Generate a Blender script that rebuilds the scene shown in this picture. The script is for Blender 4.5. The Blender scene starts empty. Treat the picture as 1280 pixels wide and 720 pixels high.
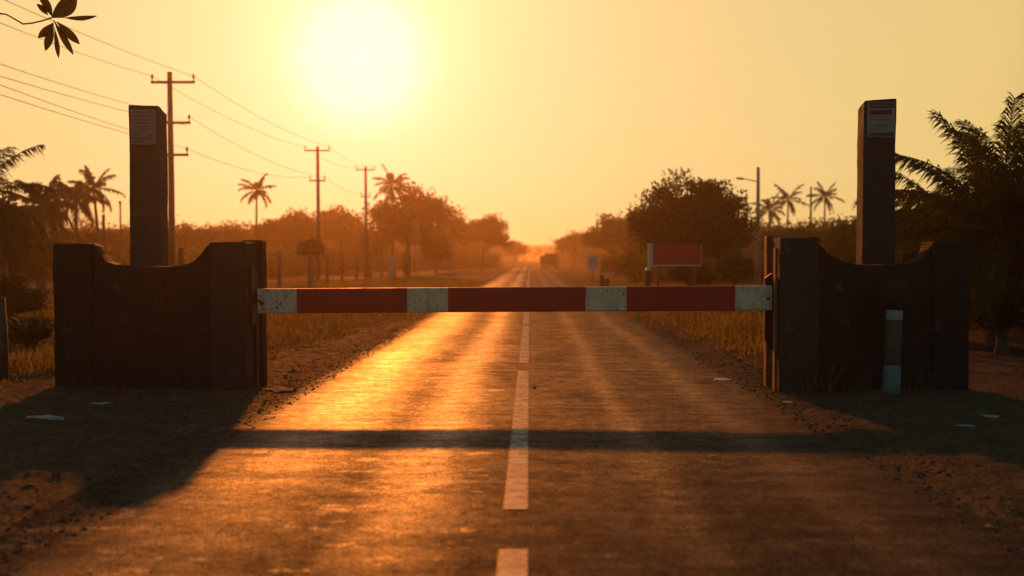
import bpy, bmesh, math, random
import numpy as np
from mathutils import Vector, Matrix, Euler, noise

random.seed(7)
S = bpy.context.scene
COL = S.collection
R = math.radians

# ------------------------------------------------------------------ camera
F = 1280 * 35.0 / 36.0
H = 1.6
cam = bpy.data.cameras.new("camera")
cam.lens = 35
cam.sensor_width = 36
cam.clip_start = 0.1
cam.clip_end = 6000
camo = bpy.data.objects.new("camera", cam)
COL.objects.link(camo)
camo.location = (0, 0, H)
camo.rotation_euler = Euler((R(90) - math.atan(37 / F), 0, math.atan(22 / F)), 'XYZ')
cam.dof.use_dof = True
cam.dof.focus_distance = 11.9
cam.dof.aperture_fstop = 1.0
cam.dof.aperture_blades = 0
S.camera = camo
RM = camo.rotation_euler.to_matrix()


def ray(px, py):
    return (RM @ Vector(((px - 640) / F, (360 - py) / F, -1))).normalized()


def at(px, py, Y):
    d = ray(px, py)
    return Vector((0, 0, H)) + d * (Y / d.y)


def PX(px, Y, py=323):
    return at(px, py, Y).x


def PZ(py, Y, px=640):
    return at(px, py, Y).z


# ------------------------------------------------------------------ materials
MATS = {}


class NT:
    def __init__(s, name):
        s.m = bpy.data.materials.new(name)
        s.m.use_nodes = True
        s.t = s.m.node_tree
        s.t.nodes.clear()
        s.out = s.n('ShaderNodeOutputMaterial')
        MATS[name] = s.m

    def n(s, ty, **kw):
        x = s.t.nodes.new(ty)
        for k, v in kw.items():
            setattr(x, k, v)
        return x

    def l(s, a, b):
        s.t.links.new(a, b)

    def coord(s):
        return s.n('ShaderNodeTexCoord').outputs['Object']

    def noise(s, scale, detail=5, rough=0.6, vec=None, stretch=None):
        x = s.n('ShaderNodeTexNoise')
        x.inputs['Scale'].default_value = scale
        x.inputs['Detail'].default_value = detail
        x.inputs['Roughness'].default_value = rough
        v = vec if vec is not None else s.coord()
        if stretch:
            mp = s.n('ShaderNodeMapping')
            mp.inputs['Scale'].default_value = stretch
            s.l(v, mp.inputs['Vector'])
            v = mp.outputs['Vector']
        s.l(v, x.inputs['Vector'])
        return x.outputs['Fac']

    def ramp(s, fac, *stops):
        # values above 1 are scaled back with a multiply
        k = max([1.0] + [c if not isinstance(c, (tuple, list)) else 1.0 for _, c in stops])
        if k > 1.0:
            r = s.ramp(fac, *[(p, (c / k if not isinstance(c, (tuple, list)) else c)) for p, c in stops])
            return s.mix(1.0, r, (k, k, k), 'MULTIPLY')
        x = s.n('ShaderNodeValToRGB')
        e = x.color_ramp.elements
        while len(e) < len(stops):
            e.new(0.5)
        for i, (p, c) in enumerate(stops):
            e[i].position = p
            if not isinstance(c, (tuple, list)):
                c = (c, c, c)
            e[i].color = (*c[:3], 1)
        s.l(fac, x.inputs['Fac'])
        return x.outputs['Color']

    def mix(s, fac, a, b, mode='MIX'):
        x = s.n('ShaderNodeMix', data_type='RGBA', blend_type=mode)
        for v, i in ((fac, 0), (a, 6), (b, 7)):
            if isinstance(v, (int, float)):
                x.inputs[i].default_value = v
            elif isinstance(v, (tuple, list)):
                x.inputs[i].default_value = (*v[:3], 1)
            else:
                s.l(v, x.inputs[i])
        return x.outputs[2]

    def math(s, op, a, b=None, c=None, clamp=False):
        x = s.n('ShaderNodeMath', operation=op, use_clamp=clamp)
        for i, v in enumerate((a, b, c)):
            if v is None:
                continue
            if isinstance(v, (int, float)):
                x.inputs[i].default_value = v
            else:
                s.l(v, x.inputs[i])
        return x.outputs[0]

    def bump(s, h, strength, dist, normal=None):
        x = s.n('ShaderNodeBump')
        x.inputs['Strength'].default_value = strength
        x.inputs['Distance'].default_value = dist
        s.l(h, x.inputs['Height'])
        if normal is not None:
            s.l(normal, x.inputs['Normal'])
        return x.outputs['Normal']

    def principled(s, col, rough, normal=None, metal=0.0, spec=0.5):
        p = s.n('ShaderNodeBsdfPrincipled')
        for k, v in (('Base Color', col), ('Roughness', rough), ('Metallic', metal), ('Specular IOR Level', spec)):
            if isinstance(v, (int, float)):
                p.inputs[k].default_value = v
            elif isinstance(v, (tuple, list)):
                p.inputs[k].default_value = (*v[:3], 1)
            else:
                s.l(v, p.inputs[k])
        if normal is not None:
            s.l(normal, p.inputs['Normal'])
        s.l(p.outputs[0], s.out.inputs['Surface'])
        return p


def simple(name, c1, c2, scale=6, rough=0.7, bump=0.3, dist=0.01, metal=0.0, bscale=None, lo=0.35, hi=0.65, spec=0.5):
    t = NT(name)
    f = t.noise(scale, 6, 0.65)
    col = t.ramp(f, (lo, c1), (hi, c2))
    nb = t.noise(bscale or scale * 6, 4, 0.6)
    t.principled(col, rough, t.bump(nb, bump, dist), metal, spec)
    return t.m


def foliage(name, c1, c2, transl=0.35, scale=0.9):
    t = NT(name)
    f = t.noise(scale, 4, 0.7)
    f2 = t.noise(scale * 9, 2, 0.5)
    col = t.mix(0.5, t.ramp(f, (0.35, c1), (0.65, c2)), t.ramp(f2, (0.3, c1), (0.7, c2)))
    d = t.n('ShaderNodeBsdfDiffuse')
    tr = t.n('ShaderNodeBsdfTranslucent')
    t.l(col, d.inputs[0])
    t.l(col, tr.inputs[0])
    mx = t.n('ShaderNodeMixShader')
    mx.inputs[0].default_value = transl
    t.l(d.outputs[0], mx.inputs[1])
    t.l(tr.outputs[0], mx.inputs[2])
    t.l(mx.outputs[0], t.out.inputs['Surface'])
    return t.m


# concrete of the gate: grimy, streaked, with pale worn patches
def concrete(name, base, dark, pale):
    t = NT(name)
    big = t.noise(1.6, 6, 0.7)
    streak = t.noise(3.0, 5, 0.6, stretch=(3.0, 3.0, 0.35))
    fine = t.noise(38, 4, 0.6)
    patch = t.noise(4.5, 8, 0.75)
    col = t.ramp(big, (0.3, dark), (0.7, base))
    col = t.mix(t.ramp(streak, (0.45, 0.0), (0.75, 0.75)), col, dark)
    col = t.mix(t.ramp(patch, (0.6, 0.0), (0.66, 0.7)), col, pale)
    col = t.mix(t.ramp(fine, (0.35, 0.35), (0.6, 0.0)), col, dark)
    v = t.n('ShaderNodeTexVoronoi')
    v.inputs['Scale'].default_value = 16
    t.l(t.coord(), v.inputs['Vector'])
    pits = t.ramp(v.outputs['Distance'], (0.06, 0.0), (0.16, 1.0))
    nrm = t.bump(pits, 0.35, 0.01)
    nrm = t.bump(fine, 0.5, 0.012, nrm)
    nrm = t.bump(patch, 0.5, 0.02, nrm)
    t.principled(col, t.ramp(patch, (0.3, 0.95), (0.7, 0.72)), nrm, 0, 0.12)
    return t.m


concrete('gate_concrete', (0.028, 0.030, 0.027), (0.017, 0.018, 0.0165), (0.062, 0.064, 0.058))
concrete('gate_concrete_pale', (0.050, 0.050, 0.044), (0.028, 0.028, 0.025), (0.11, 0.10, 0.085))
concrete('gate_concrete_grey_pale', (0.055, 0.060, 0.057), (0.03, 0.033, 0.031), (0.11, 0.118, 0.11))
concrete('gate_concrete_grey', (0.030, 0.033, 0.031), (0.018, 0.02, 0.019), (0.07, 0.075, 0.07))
concrete('post_concrete_brown', (0.12, 0.085, 0.065), (0.075, 0.053, 0.04), (0.16, 0.115, 0.09))
concrete('post_concrete_dark', (0.055, 0.060, 0.055), (0.034, 0.036, 0.033), (0.09, 0.093, 0.086))


def paint(name, col, worn, edge, chips):
    t = NT(name)
    n1 = t.noise(26, 6, 0.7)
    n2 = t.noise(4.5, 5, 0.7)
    n3 = t.noise(120, 3, 0.6)
    c = t.mix(t.ramp(n2, (0.35, 0.0), (0.7, 0.7)), col, worn)
    c = t.mix(t.ramp(n3, (0.4, 0.3), (0.55, 0.0)), c, (0.06, 0.03, 0.02))
    drip = t.noise(9, 5, 0.65, stretch=(2.2, 1, 0.3))
    c = t.mix(t.ramp(drip, (0.5, 0.0), (0.72, 0.5)), c, (0.09, 0.055, 0.035))
    mask = t.ramp(t.math('ADD', n1, t.math('MULTIPLY', t.math('SUBTRACT', n2, 0.5), 0.35)), (chips, 0.0), (chips + 0.02, 1.0))
    c = t.mix(mask, c, edge)
    nrm = t.bump(mask, 0.4, -0.004)
    nrm = t.bump(n3, 0.15, 0.002, nrm)
    t.principled(c, t.ramp(n2, (0.3, 0.42), (0.7, 0.62)), nrm, 0, 0.4)
    return t.m


paint('white_paint', (0.84, 0.71, 0.49), (0.68, 0.56, 0.38), (0.05, 0.04, 0.03), 0.605)
paint('red_paint', (0.54, 0.024, 0.010), (0.42, 0.020, 0.010), (0.45, 0.3, 0.24), 0.755)
simple('dark_steel', (0.03, 0.022, 0.018), (0.06, 0.035, 0.022), 14, 0.55, 0.3, 0.004, 0.6)
simple('rusty_steel', (0.10, 0.045, 0.022), (0.22, 0.10, 0.045), 10, 0.8, 0.5, 0.006, 0.0)
simple('black_plastic', (0.02, 0.023, 0.023), (0.03, 0.033, 0.033), 8, 0.75, 0.2, 0.004, spec=0.1)
simple('pale_plastic', (0.55, 0.55, 0.52), (0.42, 0.42, 0.40), 9, 0.5, 0.2, 0.004)
simple('faded_teal_paint', (0.11, 0.22, 0.215), (0.07, 0.15, 0.15), 9, 0.6, 0.3, 0.004)
simple('faded_red_brown', (0.07, 0.048, 0.038), (0.10, 0.068, 0.052), 9, 0.7, 0.3, 0.004)
simple('pole_wood', (0.06, 0.04, 0.026), (0.11, 0.07, 0.045), 5, 0.85, 0.5, 0.01)
simple('pole_concrete', (0.26, 0.24, 0.21), (0.36, 0.33, 0.29), 4, 0.85, 0.3, 0.01)
simple('wire_black', (0.02, 0.018, 0.015), (0.03, 0.027, 0.022), 2, 0.7, 0.0, 0.001)
simple('porcelain', (0.25, 0.14, 0.08), (0.30, 0.18, 0.10), 6, 0.3, 0.0, 0.001)
simple('trunk_bark', (0.07, 0.05, 0.035), (0.13, 0.10, 0.07), 5, 0.9, 0.6, 0.02)
simple('palm_bark', (0.05, 0.04, 0.03), (0.085, 0.07, 0.05), 7, 0.9, 0.6, 0.02)
simple('sign_red', (0.50, 0.008, 0.006), (0.55, 0.011, 0.008), 1.5, 0.5, 0.05, 0.002)
simple('sign_white', (0.5, 0.48, 0.43), (0.6, 0.58, 0.52), 3, 0.6, 0.05, 0.002)
simple('faded_panel', (0.14, 0.11, 0.08), (0.2, 0.16, 0.12), 3, 0.7, 0.05, 0.002)
simple('sign_grey', (0.30, 0.31, 0.32), (0.36, 0.37, 0.38), 3, 0.5, 0.05, 0.002)
simple('notice_brown_paper', (0.28, 0.19, 0.14), (0.38, 0.27, 0.2), 7, 0.7, 0.1, 0.002)
simple('notice_pale', (0.2, 0.23, 0.21), (0.28, 0.31, 0.29), 9, 0.6, 0.1, 0.002)
simple('notice_red', (0.2, 0.035, 0.03), (0.15, 0.028, 0.022), 9, 0.6, 0.1, 0.002)
simple('ink', (0.03, 0.028, 0.025), (0.07, 0.06, 0.05), 30, 0.8, 0.0, 0.001)
simple('ink_brown', (0.05, 0.03, 0.02), (0.08, 0.05, 0.035), 30, 0.8, 0.0, 0.001)
simple('truck_paint', (0.03, 0.018, 0.014), (0.05, 0.03, 0.022), 2, 0.6, 0.1, 0.01)
simple('rubber', (0.02, 0.02, 0.02), (0.035, 0.033, 0.03), 5, 0.85, 0.2, 0.01)
simple('window_glass', (0.02, 0.022, 0.024), (0.03, 0.032, 0.034), 1, 0.1, 0.0, 0.001)
simple('lamp_red', (0.35, 0.02, 0.01), (0.4, 0.03, 0.02), 1, 0.3, 0.0, 0.001)
simple('stone', (0.06, 0.045, 0.033), (0.13, 0.10, 0.072), 25, 0.9, 0.5, 0.008)
simple('slab_dark', (0.025, 0.02, 0.016), (0.045, 0.035, 0.028), 12, 0.9, 0.6, 0.01)
simple('litter_paper', (0.2, 0.2, 0.19), (0.34, 0.34, 0.32), 14, 0.7, 0.3, 0.005)
foliage('leaf_dark', (0.028, 0.040, 0.012), (0.07, 0.075, 0.022), 0.3)
foliage('leaf_olive', (0.055, 0.052, 0.014), (0.12, 0.10, 0.028), 0.45)
foliage('palm_leaf', (0.03, 0.042, 0.014), (0.075, 0.08, 0.028), 0.3, 1.5)
foliage('near_leaf', (0.022, 0.035, 0.008), (0.045, 0.06, 0.014), 0.35, 8)
foliage('dry_grass', (0.085, 0.085, 0.02), (0.29, 0.19, 0.05), 0.5, 0.7)
foliage('straw', (0.12, 0.085, 0.045), (0.22, 0.16, 0.085), 0.25, 4)


def make_ground_mat():
    t = NT('dirt_ground')
    c = t.coord()
    big = t.noise(0.35, 6, 0.65, c)
    mid = t.noise(2.6, 8, 0.7, c)
    fine = t.noise(24, 6, 0.7, c)
    grit = t.noise(90, 3, 0.6, c)
    col = t.ramp(mid, (0.34, (0.036, 0.026, 0.016)), (0.5, (0.08, 0.055, 0.034)), (0.66, (0.16, 0.11, 0.068)))
    col = t.mix(t.ramp(big, (0.42, 0.0), (0.62, 0.55)), col, (0.065, 0.055, 0.03))
    col = t.mix(t.ramp(fine, (0.36, 0.75), (0.52, 0.0)), col, (0.045, 0.032, 0.022))
    col = t.mix(t.ramp(grit, (0.58, 0.0), (0.7, 0.6)), col, (0.26, 0.19, 0.125))
    n = t.bump(mid, 0.9, 0.08)
    n = t.bump(fine, 1.0, 0.035, n)
    n = t.bump(grit, 0.9, 0.012, n)
    d = t.n('ShaderNodeBsdfDiffuse')
    d.inputs['Roughness'].default_value = 0.8
    t.l(col, d.inputs['Color'])
    t.l(n, d.inputs['Normal'])
    g = t.n('ShaderNodeBsdfGlossy')
    g.inputs['Color'].default_value = (0.8, 0.7, 0.6, 1)
    g.inputs['Roughness'].default_value = 0.62
    t.l(n, g.inputs['Normal'])
    mx = t.n('ShaderNodeMixShader')
    t.l(t.math('MULTIPLY', t.ramp(fine, (0.35, 0.2), (0.6, 1.0)), 0.07), mx.inputs[0])
    t.l(d.outputs[0], mx.inputs[1])
    t.l(g.outputs[0], mx.inputs[2])
    t.l(mx.outputs[0], t.out.inputs['Surface'])


def make_road_mat():
    t = NT('asphalt')
    c = t.coord()
    sx = t.n('ShaderNodeSeparateXYZ')
    t.l(c, sx.inputs[0])
    x = sx.outputs[0]
    wob = t.math('MULTIPLY', t.math('SUBTRACT', t.noise(0.12, 2, 0.5, c), 0.5), 0.6)
    xw = t.math('ADD', x, wob)

    def band(x0, w):
        d = t.math('DIVIDE', t.math('SUBTRACT', xw, x0), w)
        return t.math('POWER', 2.718, t.math('MULTIPLY', t.math('MULTIPLY', d, d), -1.0))

    track = None
    for x0, w in ((-2.05, 0.52), (-0.82, 0.3), (0.95, 0.14), (2.0, 0.18)):
        b = band(x0, w)
        track = b if track is None else t.math('MAXIMUM', track, b)
    blot = t.noise(1.1, 7, 0.7, c, stretch=(1, 0.45, 1))
    mid = t.noise(6, 7, 0.72, c)
    fine = t.noise(45, 5, 0.7, c)
    grit = t.noise(160, 3, 0.65, c)
    edge = t.math('SMOOTH_MIN', 1.0, 1.0)
    ax = t.math('ABSOLUTE', x)
    edged = t.ramp(t.math('ADD', t.math('MULTIPLY', ax, 0.3), t.math('MULTIPLY', mid, 0.16)), (0.84, 0.0), (1.0, 1.0))
    dust = t.math('MAXIMUM', t.math('MULTIPLY', track, 0.45), edged)
    dust = t.math('MULTIPLY', dust, t.ramp(blot, (0.25, 0.45), (0.65, 1.0)))
    col = t.ramp(mid, (0.3, (0.024, 0.020, 0.017)), (0.7, (0.044, 0.036, 0.029)))
    col = t.mix(dust, col, (0.10, 0.062, 0.035))
    col = t.mix(t.ramp(blot, (0.5, 0.0), (0.68, 0.35)), col, (0.030, 0.024, 0.020))
    col = t.mix(t.ramp(grit, (0.58, 0.0), (0.72, 0.55)), col, (0.17, 0.13, 0.095))
    col = t.mix(1.0, col, t.ramp(fine, (0.34, 0.55), (0.5, 0.95), (0.66, 1.3)), 'MULTIPLY')
    streak = t.noise(2.2, 6, 0.72, c, stretch=(0.5, 1.6, 1))
    col = t.mix(1.0, col, t.ramp(streak, (0.36, 0.78), (0.6, 1.03)), 'MULTIPLY')
    pit = t.ramp(t.noise(9, 6, 0.8, c), (0.31, 0.3), (0.40, 1.0))
    col = t.mix(1.0, col, pit, 'MULTIPLY')
    # cracks across and along
    wn = t.n('ShaderNodeTexNoise')
    wn.inputs['Scale'].default_value = 1.4
    wn.inputs['Detail'].default_value = 4
    t.l(c, wn.inputs['Vector'])
    cv = t.n('ShaderNodeMixRGB')
    cv.inputs[0].default_value = 0.35
    t.l(c, cv.inputs[1])
    t.l(wn.outputs['Color'], cv.inputs[2])
    vo = t.n('ShaderNodeTexVoronoi', feature='DISTANCE_TO_EDGE')
    vo.inputs['Scale'].default_value = 0.75
    t.l(cv.outputs[0], vo.inputs['Vector'])
    crack = t.ramp(vo.outputs['Distance'], (0.004, 1.0), (0.016, 0.0))
    crack = t.math('MULTIPLY', crack, t.ramp(blot, (0.5, 0.0), (0.62, 0.55)))
    col = t.mix(t.math('MULTIPLY', crack, 0.85), col, (0.012, 0.010, 0.009))
    rough = t.math('SUBTRACT', 0.45, t.math('MULTIPLY', track, 0.12))
    rough = t.math('ADD', rough, t.math('MULTIPLY', t.math('SUBTRACT', blot, 0.5), 0.25))
    rough = t.math('ADD', rough, t.math('MULTIPLY', edged, 0.22), clamp=True)
    n = t.bump(blot, 0.2, 0.03)
    n = t.bump(mid, 0.28, 0.014, n)
    n = t.bump(fine, 0.8, 0.014, n)
    n = t.bump(grit, 0.8, 0.006, n)
    n = t.bump(crack, 0.8, -0.01, n)
    d = t.n('ShaderNodeBsdfDiffuse')
    d.inputs['Roughness'].default_value = 0.6
    g = t.n('ShaderNodeBsdfGlossy')
    g.inputs['Color'].default_value = (0.9, 0.9, 0.9, 1)
    t.l(col, d.inputs['Color'])
    t.l(rough, g.inputs['Roughness'])
    t.l(n, d.inputs['Normal'])
    t.l(n, g.inputs['Normal'])
    gl = t.math('MULTIPLY', t.ramp(mid, (0.33, 0.55), (0.65, 1.0)), t.ramp(blot, (0.3, 1.0), (0.7, 0.55)))
    gl = t.math('MULTIPLY', gl, t.math('ADD', 0.10, t.math('MULTIPLY', t.math('MULTIPLY', track, t.math('ADD', 0.28, t.math('MULTIPLY', t.math('LESS_THAN', x, 0.0), 0.72))), 0.16)))
    gl = t.math('MULTIPLY', gl, t.ramp(t.noise(75, 4, 0.75, c), (0.38, 0.3), (0.5, 0.9), (0.64, 1.9)))
    gl = t.math('MULTIPLY', gl, t.ramp(t.noise(11, 5, 0.75, c), (0.34, 0.65), (0.5, 1.0), (0.66, 1.25)))
    gl = t.math('MULTIPLY', gl, t.ramp(streak, (0.34, 0.6), (0.6, 1.15)))
    gl = t.math('MULTIPLY', gl, pit)
    # foreground darkening put into the gloss: the near stretch, before the gate, reflects less
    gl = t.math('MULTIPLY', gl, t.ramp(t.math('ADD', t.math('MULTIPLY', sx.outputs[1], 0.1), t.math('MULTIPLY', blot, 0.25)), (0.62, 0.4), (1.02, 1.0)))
    gl = t.math('MULTIPLY', gl, t.math('SUBTRACT', 1.0, t.math('MULTIPLY', edged, 0.8)))
    spot = t.ramp(t.noise(2.6, 7, 0.78, c, stretch=(0.7, 1.5, 1)), (0.57, 0.0), (0.63, 1.0))
    spot = t.math('MULTIPLY', spot, t.math('LESS_THAN', x, -0.3))
    gl = t.math('ADD', gl, t.math('MULTIPLY', spot, t.math('MULTIPLY', t.ramp(fine, (0.4, 0.1), (0.55, 1.0)), 0.12)))
    mx = t.n('ShaderNodeMixShader')
    t.l(gl, mx.inputs[0])
    t.l(d.outputs[0], mx.inputs[1])
    t.l(g.outputs[0], mx.inputs[2])
    t.l(mx.outputs[0], t.out.inputs['Surface'])


def make_line_mat():
    t = NT('worn_road_paint')
    c = t.coord()
    n1 = t.noise(7, 8, 0.75, c)
    n2 = t.noise(60, 4, 0.7, c)
    n3 = t.noise(3.0, 5, 0.7, c, stretch=(0.4, 3, 1))
    wear = t.math('ADD', t.math('MULTIPLY', n1, 0.5), t.math('ADD', t.math('MULTIPLY', n2, 0.3), t.math('MULTIPLY', n3, 0.2)))
    col = t.ramp(wear, (0.44, (0.06, 0.05, 0.04)), (0.50, (0.36, 0.31, 0.26)), (0.57, (0.62, 0.55, 0.47)))
    sx = t.n('ShaderNodeSeparateXYZ')
    t.l(c, sx.inputs[0])
    off = t.math('ABSOLUTE', t.math('ADD', sx.outputs[0], 0.088))
    ed = t.math('ADD', t.math('MULTIPLY', off, 9.0), t.math('MULTIPLY', t.noise(22, 6, 0.8, c), 1.0))
    near = t.math('LESS_THAN', sx.outputs[1], 100.0)
    gone = t.math('MULTIPLY', t.ramp(t.math('SUBTRACT', ed, 0.6), (0.50, 0.0), (0.58, 1.0)), near)
    scuff = t.ramp(t.noise(4.0, 7, 0.8, c, stretch=(0.5, 1.6, 1)), (0.40, 1.0), (0.48, 0.0))
    col = t.mix(t.math('MAXIMUM', gone, t.math('MULTIPLY', scuff, 0.85)), col, (0.05, 0.038, 0.028))
    nn = t.bump(n2, 0.5, 0.008)
    d = t.n('ShaderNodeBsdfDiffuse')
    d.inputs['Roughness'].default_value = 0.5
    g = t.n('ShaderNodeBsdfGlossy')
    g.inputs['Roughness'].default_value = 0.5
    t.l(col, d.inputs['Color'])
    t.l(nn, d.inputs['Normal'])
    t.l(nn, g.inputs['Normal'])
    mx = t.n('ShaderNodeMixShader')
    mx.inputs[0].default_value = 0.09
    t.l(d.outputs[0], mx.inputs[1])
    t.l(g.outputs[0], mx.inputs[2])
    t.l(mx.outputs[0], t.out.inputs['Surface'])


make_ground_mat()
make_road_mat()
make_line_mat()


# ------------------------------------------------------------------ mesh helpers
def link(name, me, mat=None, parent=None, smooth=False):
    o = bpy.data.objects.new(name, me)
    COL.objects.link(o)
    if mat:
        for m in (mat if isinstance(mat, (list, tuple)) else [mat]):
            me.materials.append(MATS[m])
    if smooth:
        me.polygons.foreach_set('use_smooth', [True] * len(me.polygons))
    if parent is not None:
        o.parent = parent
        o.matrix_parent_inverse = Matrix.Translation(-parent.location) if False else Matrix.Identity(4)
    return o


def tag(o, label=None, cat=None, group=None, kind=None):
    if label:
        o['label'] = label
    if cat:
        o['category'] = cat
    if group:
        o['group'] = group
    if kind:
        o['kind'] = kind
    return o


def thing(name, label, cat, loc, group=None, rz=0.0):
    o = bpy.data.objects.new(name, None)
    o.empty_display_size = 0.3
    COL.objects.link(o)
    o.location = loc
    o.rotation_euler = (0, 0, rz)
    return tag(o, label, cat, group)


class MB:
    """collects geometry for ONE mesh object; coordinates are local to its thing"""

    def __init__(s, off=(0, 0, 0)):
        s.v, s.f, s.mi = [], [], []
        s.off = Vector(off)

    def add(s, vs, fs, mi=0):
        b = len(s.v)
        s.v += [tuple(Vector(p) - s.off) for p in vs]
        for f in fs:
            s.f.append(tuple(b + i for i in f))
            s.mi.append(mi)

    def box(s, x0, x1, y0, y1, z0, z1, mi=0):
        vs = [(x0, y0, z0), (x1, y0, z0), (x1, y1, z0), (x0, y1, z0), (x0, y0, z1), (x1, y0, z1), (x1, y1, z1), (x0, y1, z1)]
        s.add(vs, [(0, 3, 2, 1), (4, 5, 6, 7), (0, 1, 5, 4), (1, 2, 6, 5), (2, 3, 7, 6), (3, 0, 4, 7)], mi)

    def tube(s, pts, rad, n=6, mi=0, cap=True):
        pts = [Vector(p) for p in pts]
        if not isinstance(rad, (list, tuple)):
            rad = [rad] * len(pts)
        vs, fs = [], []
        ref = Vector((0.31, 0.17, 0.93))
        for i, p in enumerate(pts):
            d = (pts[min(i + 1, len(pts) - 1)] - pts[max(i - 1, 0)]).normalized()
            a = d.cross(ref)
            if a.length < 0.05:
                a = d.cross(Vector((1, 0, 0)))
            a.normalize()
            b = d.cross(a)
            for k in range(n):
                t = 2 * math.pi * k / n
                vs.append(p + (a * math.cos(t) + b * math.sin(t)) * rad[i])
        for i in range(len(pts) - 1):
            for k in range(n):
                k2 = (k + 1) % n
                fs.append((i * n + k, i * n + k2, (i + 1) * n + k2, (i + 1) * n + k))
        if cap:
            fs.append(tuple(range(n - 1, -1, -1)))
            fs.append(tuple((len(pts) - 1) * n + k for k in range(n)))
        s.add(vs, fs, mi)

    def lathe(s, prof, n=16, c=(0, 0, 0), mi=0):
        vs, fs = [], []
        c = Vector(c)
        for r, z in prof:
            for k in range(n):
                t = 2 * math.pi * k / n
                vs.append(c + Vector((r * math.cos(t), r * math.sin(t), z)))
        for i in range(len(prof) - 1):
            for k in range(n):
                k2 = (k + 1) % n
                fs.append((i * n + k, i * n + k2, (i + 1) * n + k2, (i + 1) * n + k))
        fs.append(tuple(range(n - 1, -1, -1)))
        fs.append(tuple((len(prof) - 1) * n + k for k in range(n)))
        s.add(vs, fs, mi)

    def build(s, name, mat, parent=None, smooth=False, bevel=0.0):
        me = bpy.data.meshes.new(name)
        me.from_pydata(s.v, [], s.f)
        me.validate()
        me.update()
        if len(s.mi) == len(me.polygons):
            me.polygons.foreach_set('material_index', s.mi)
        if bevel:
            bm = bmesh.new()
            bm.from_mesh(me)
            es = [e for e in bm.edges if len(e.link_faces) == 2 and e.calc_face_angle(0) > 0.6]
            bmesh.ops.bevel(bm, geom=es, offset=bevel, segments=2, affect='EDGES', profile=0.6)
            bm.to_mesh(me)
            bm.free()
        return link(name, me, mat, parent, smooth)


def rough_mesh(name, mb, mat, parent, bevel=0.02, cell=0.12, jit=0.012, seed=0.0, chip=0.03):
    """bevel, subdivide and erode a block so that it reads as weathered cast concrete"""
    me = bpy.data.meshes.new(name)
    me.from_pydata(mb.v, [], mb.f)
    bm = bmesh.new()
    bm.from_mesh(me)
    bmesh.ops.recalc_face_normals(bm, faces=bm.faces)
    es = [e for e in bm.edges if len(e.link_faces) == 2 and e.calc_face_angle(0) > 0.5]
    bmesh.ops.bevel(bm, geom=es, offset=bevel, segments=2, affect='EDGES', profile=0.6)
    bmesh.ops.triangulate(bm, faces=[f for f in bm.faces if len(f.verts) > 4])
    for it in range(5):
        long_ = [e for e in bm.edges if e.calc_length() > cell]
        if not long_:
            break
        bmesh.ops.subdivide_edges(bm, edges=long_, cuts=1, use_grid_fill=True)
        bmesh.ops.triangulate(bm, faces=[f for f in bm.faces if len(f.verts) > 4])
    bm.normal_update()
    sv = Vector((seed * 13.1, seed * 7.7, seed * 3.3))
    mv = []
    for v in bm.verts:
        p = v.co + sv
        nrm = v.normal
        corner = 1.0 - max(abs(nrm.x), abs(nrm.y), abs(nrm.z))
        d = noise.noise(p * 2.0) * jit + noise.noise(p * 7.0) * jit * 0.5
        if corner > 0.08:
            d -= max(0.0, noise.noise(p * 4.5) * 0.9 + 0.1) * chip
        mv.append((v, nrm * d))
    for v, d in mv:
        v.co += d
    bm.to_mesh(me)
    bm.free()
    o = link(name, me, mat, parent, False)
    return o


# ------------------------------------------------------------------ ground
def smooth(a, b, x):
    t = max(0.0, min(1.0, (x - a) / (b - a)))
    return t * t * (3 - 2 * t)


def bend(y):
    return 0.0 if y < 120 else 2.3 * ((y - 120) / 80.0) ** 2 if y < 220 else 3.594 + (y - 220) * 0.0719


def gz(x, y):
    ax = abs(x - bend(y))
    e = smooth(2.35, 3.2, ax)
    n1 = noise.noise(Vector((x * 0.55, y * 0.55, 1.7)))
    n2 = noise.noise(Vector((x * 1.9, y * 1.9, 5.1)))
    n3 = noise.noise(Vector((x * 5.5, y * 5.5, 9.3)))
    near = 1.0 if y < 60 else 0.0
    z = -0.03 + e * (0.045 + 0.045 * n1 + 0.03 * n2 * near + 0.03 * n3 * near)
    z += smooth(3.5, 9, ax) * (0.06 + 0.05 * n1)
    return z


def axis(lo, hi, step, far_lo, far_hi, g=1.25):
    a = list(np.arange(lo, hi, step))
    s, x = step, hi
    up = []
    while x < far_hi:
        up.append(x)
        s *= g
        x += s
    up.append(far_hi)
    s, x = step, lo
    dn = []
    while True:
        s *= g
        x -= s
        if x < far_lo:
            break
        dn.append(x)
    dn.append(far_lo)
    return dn[::-1] + a + up


def grid_mesh(xs, ys, zf):
    nx, ny = len(xs), len(ys)
    vs = [(x, y, zf(x, y)) for y in ys for x in xs]
    fs = [(j * nx + i, j * nx + i + 1, (j + 1) * nx + i + 1, (j + 1) * nx + i) for j in range(ny - 1) for i in range(nx - 1)]
    return vs, fs


xs = axis(-8.5, 8.5, 0.075, -1400, 1400, 1.22)
ys = axis(3.5, 21, 0.075, -250, 1500, 1.12)
vs, fs = grid_mesh(xs, ys, gz)
me = bpy.data.meshes.new('ground')
me.from_pydata(vs, [], fs)
tag(link('ground', me, 'dirt_ground', None, True), kind='structure')

# road: a crowned strip, its ragged edge comes from the dirt that laps over it
ry = axis(2.0, 40, 0.4, -120, 640, 1.1)
rx = [-3.1, -2.6, -2.0, -1.3, -0.6, 0, 0.6, 1.3, 2.0, 2.6, 3.1]


def road_z(x, y):
    return 0.012 - 0.004 * abs(x) + 0.006 * noise.noise(Vector((x * 0.7, y * 0.45, 0)))


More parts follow.
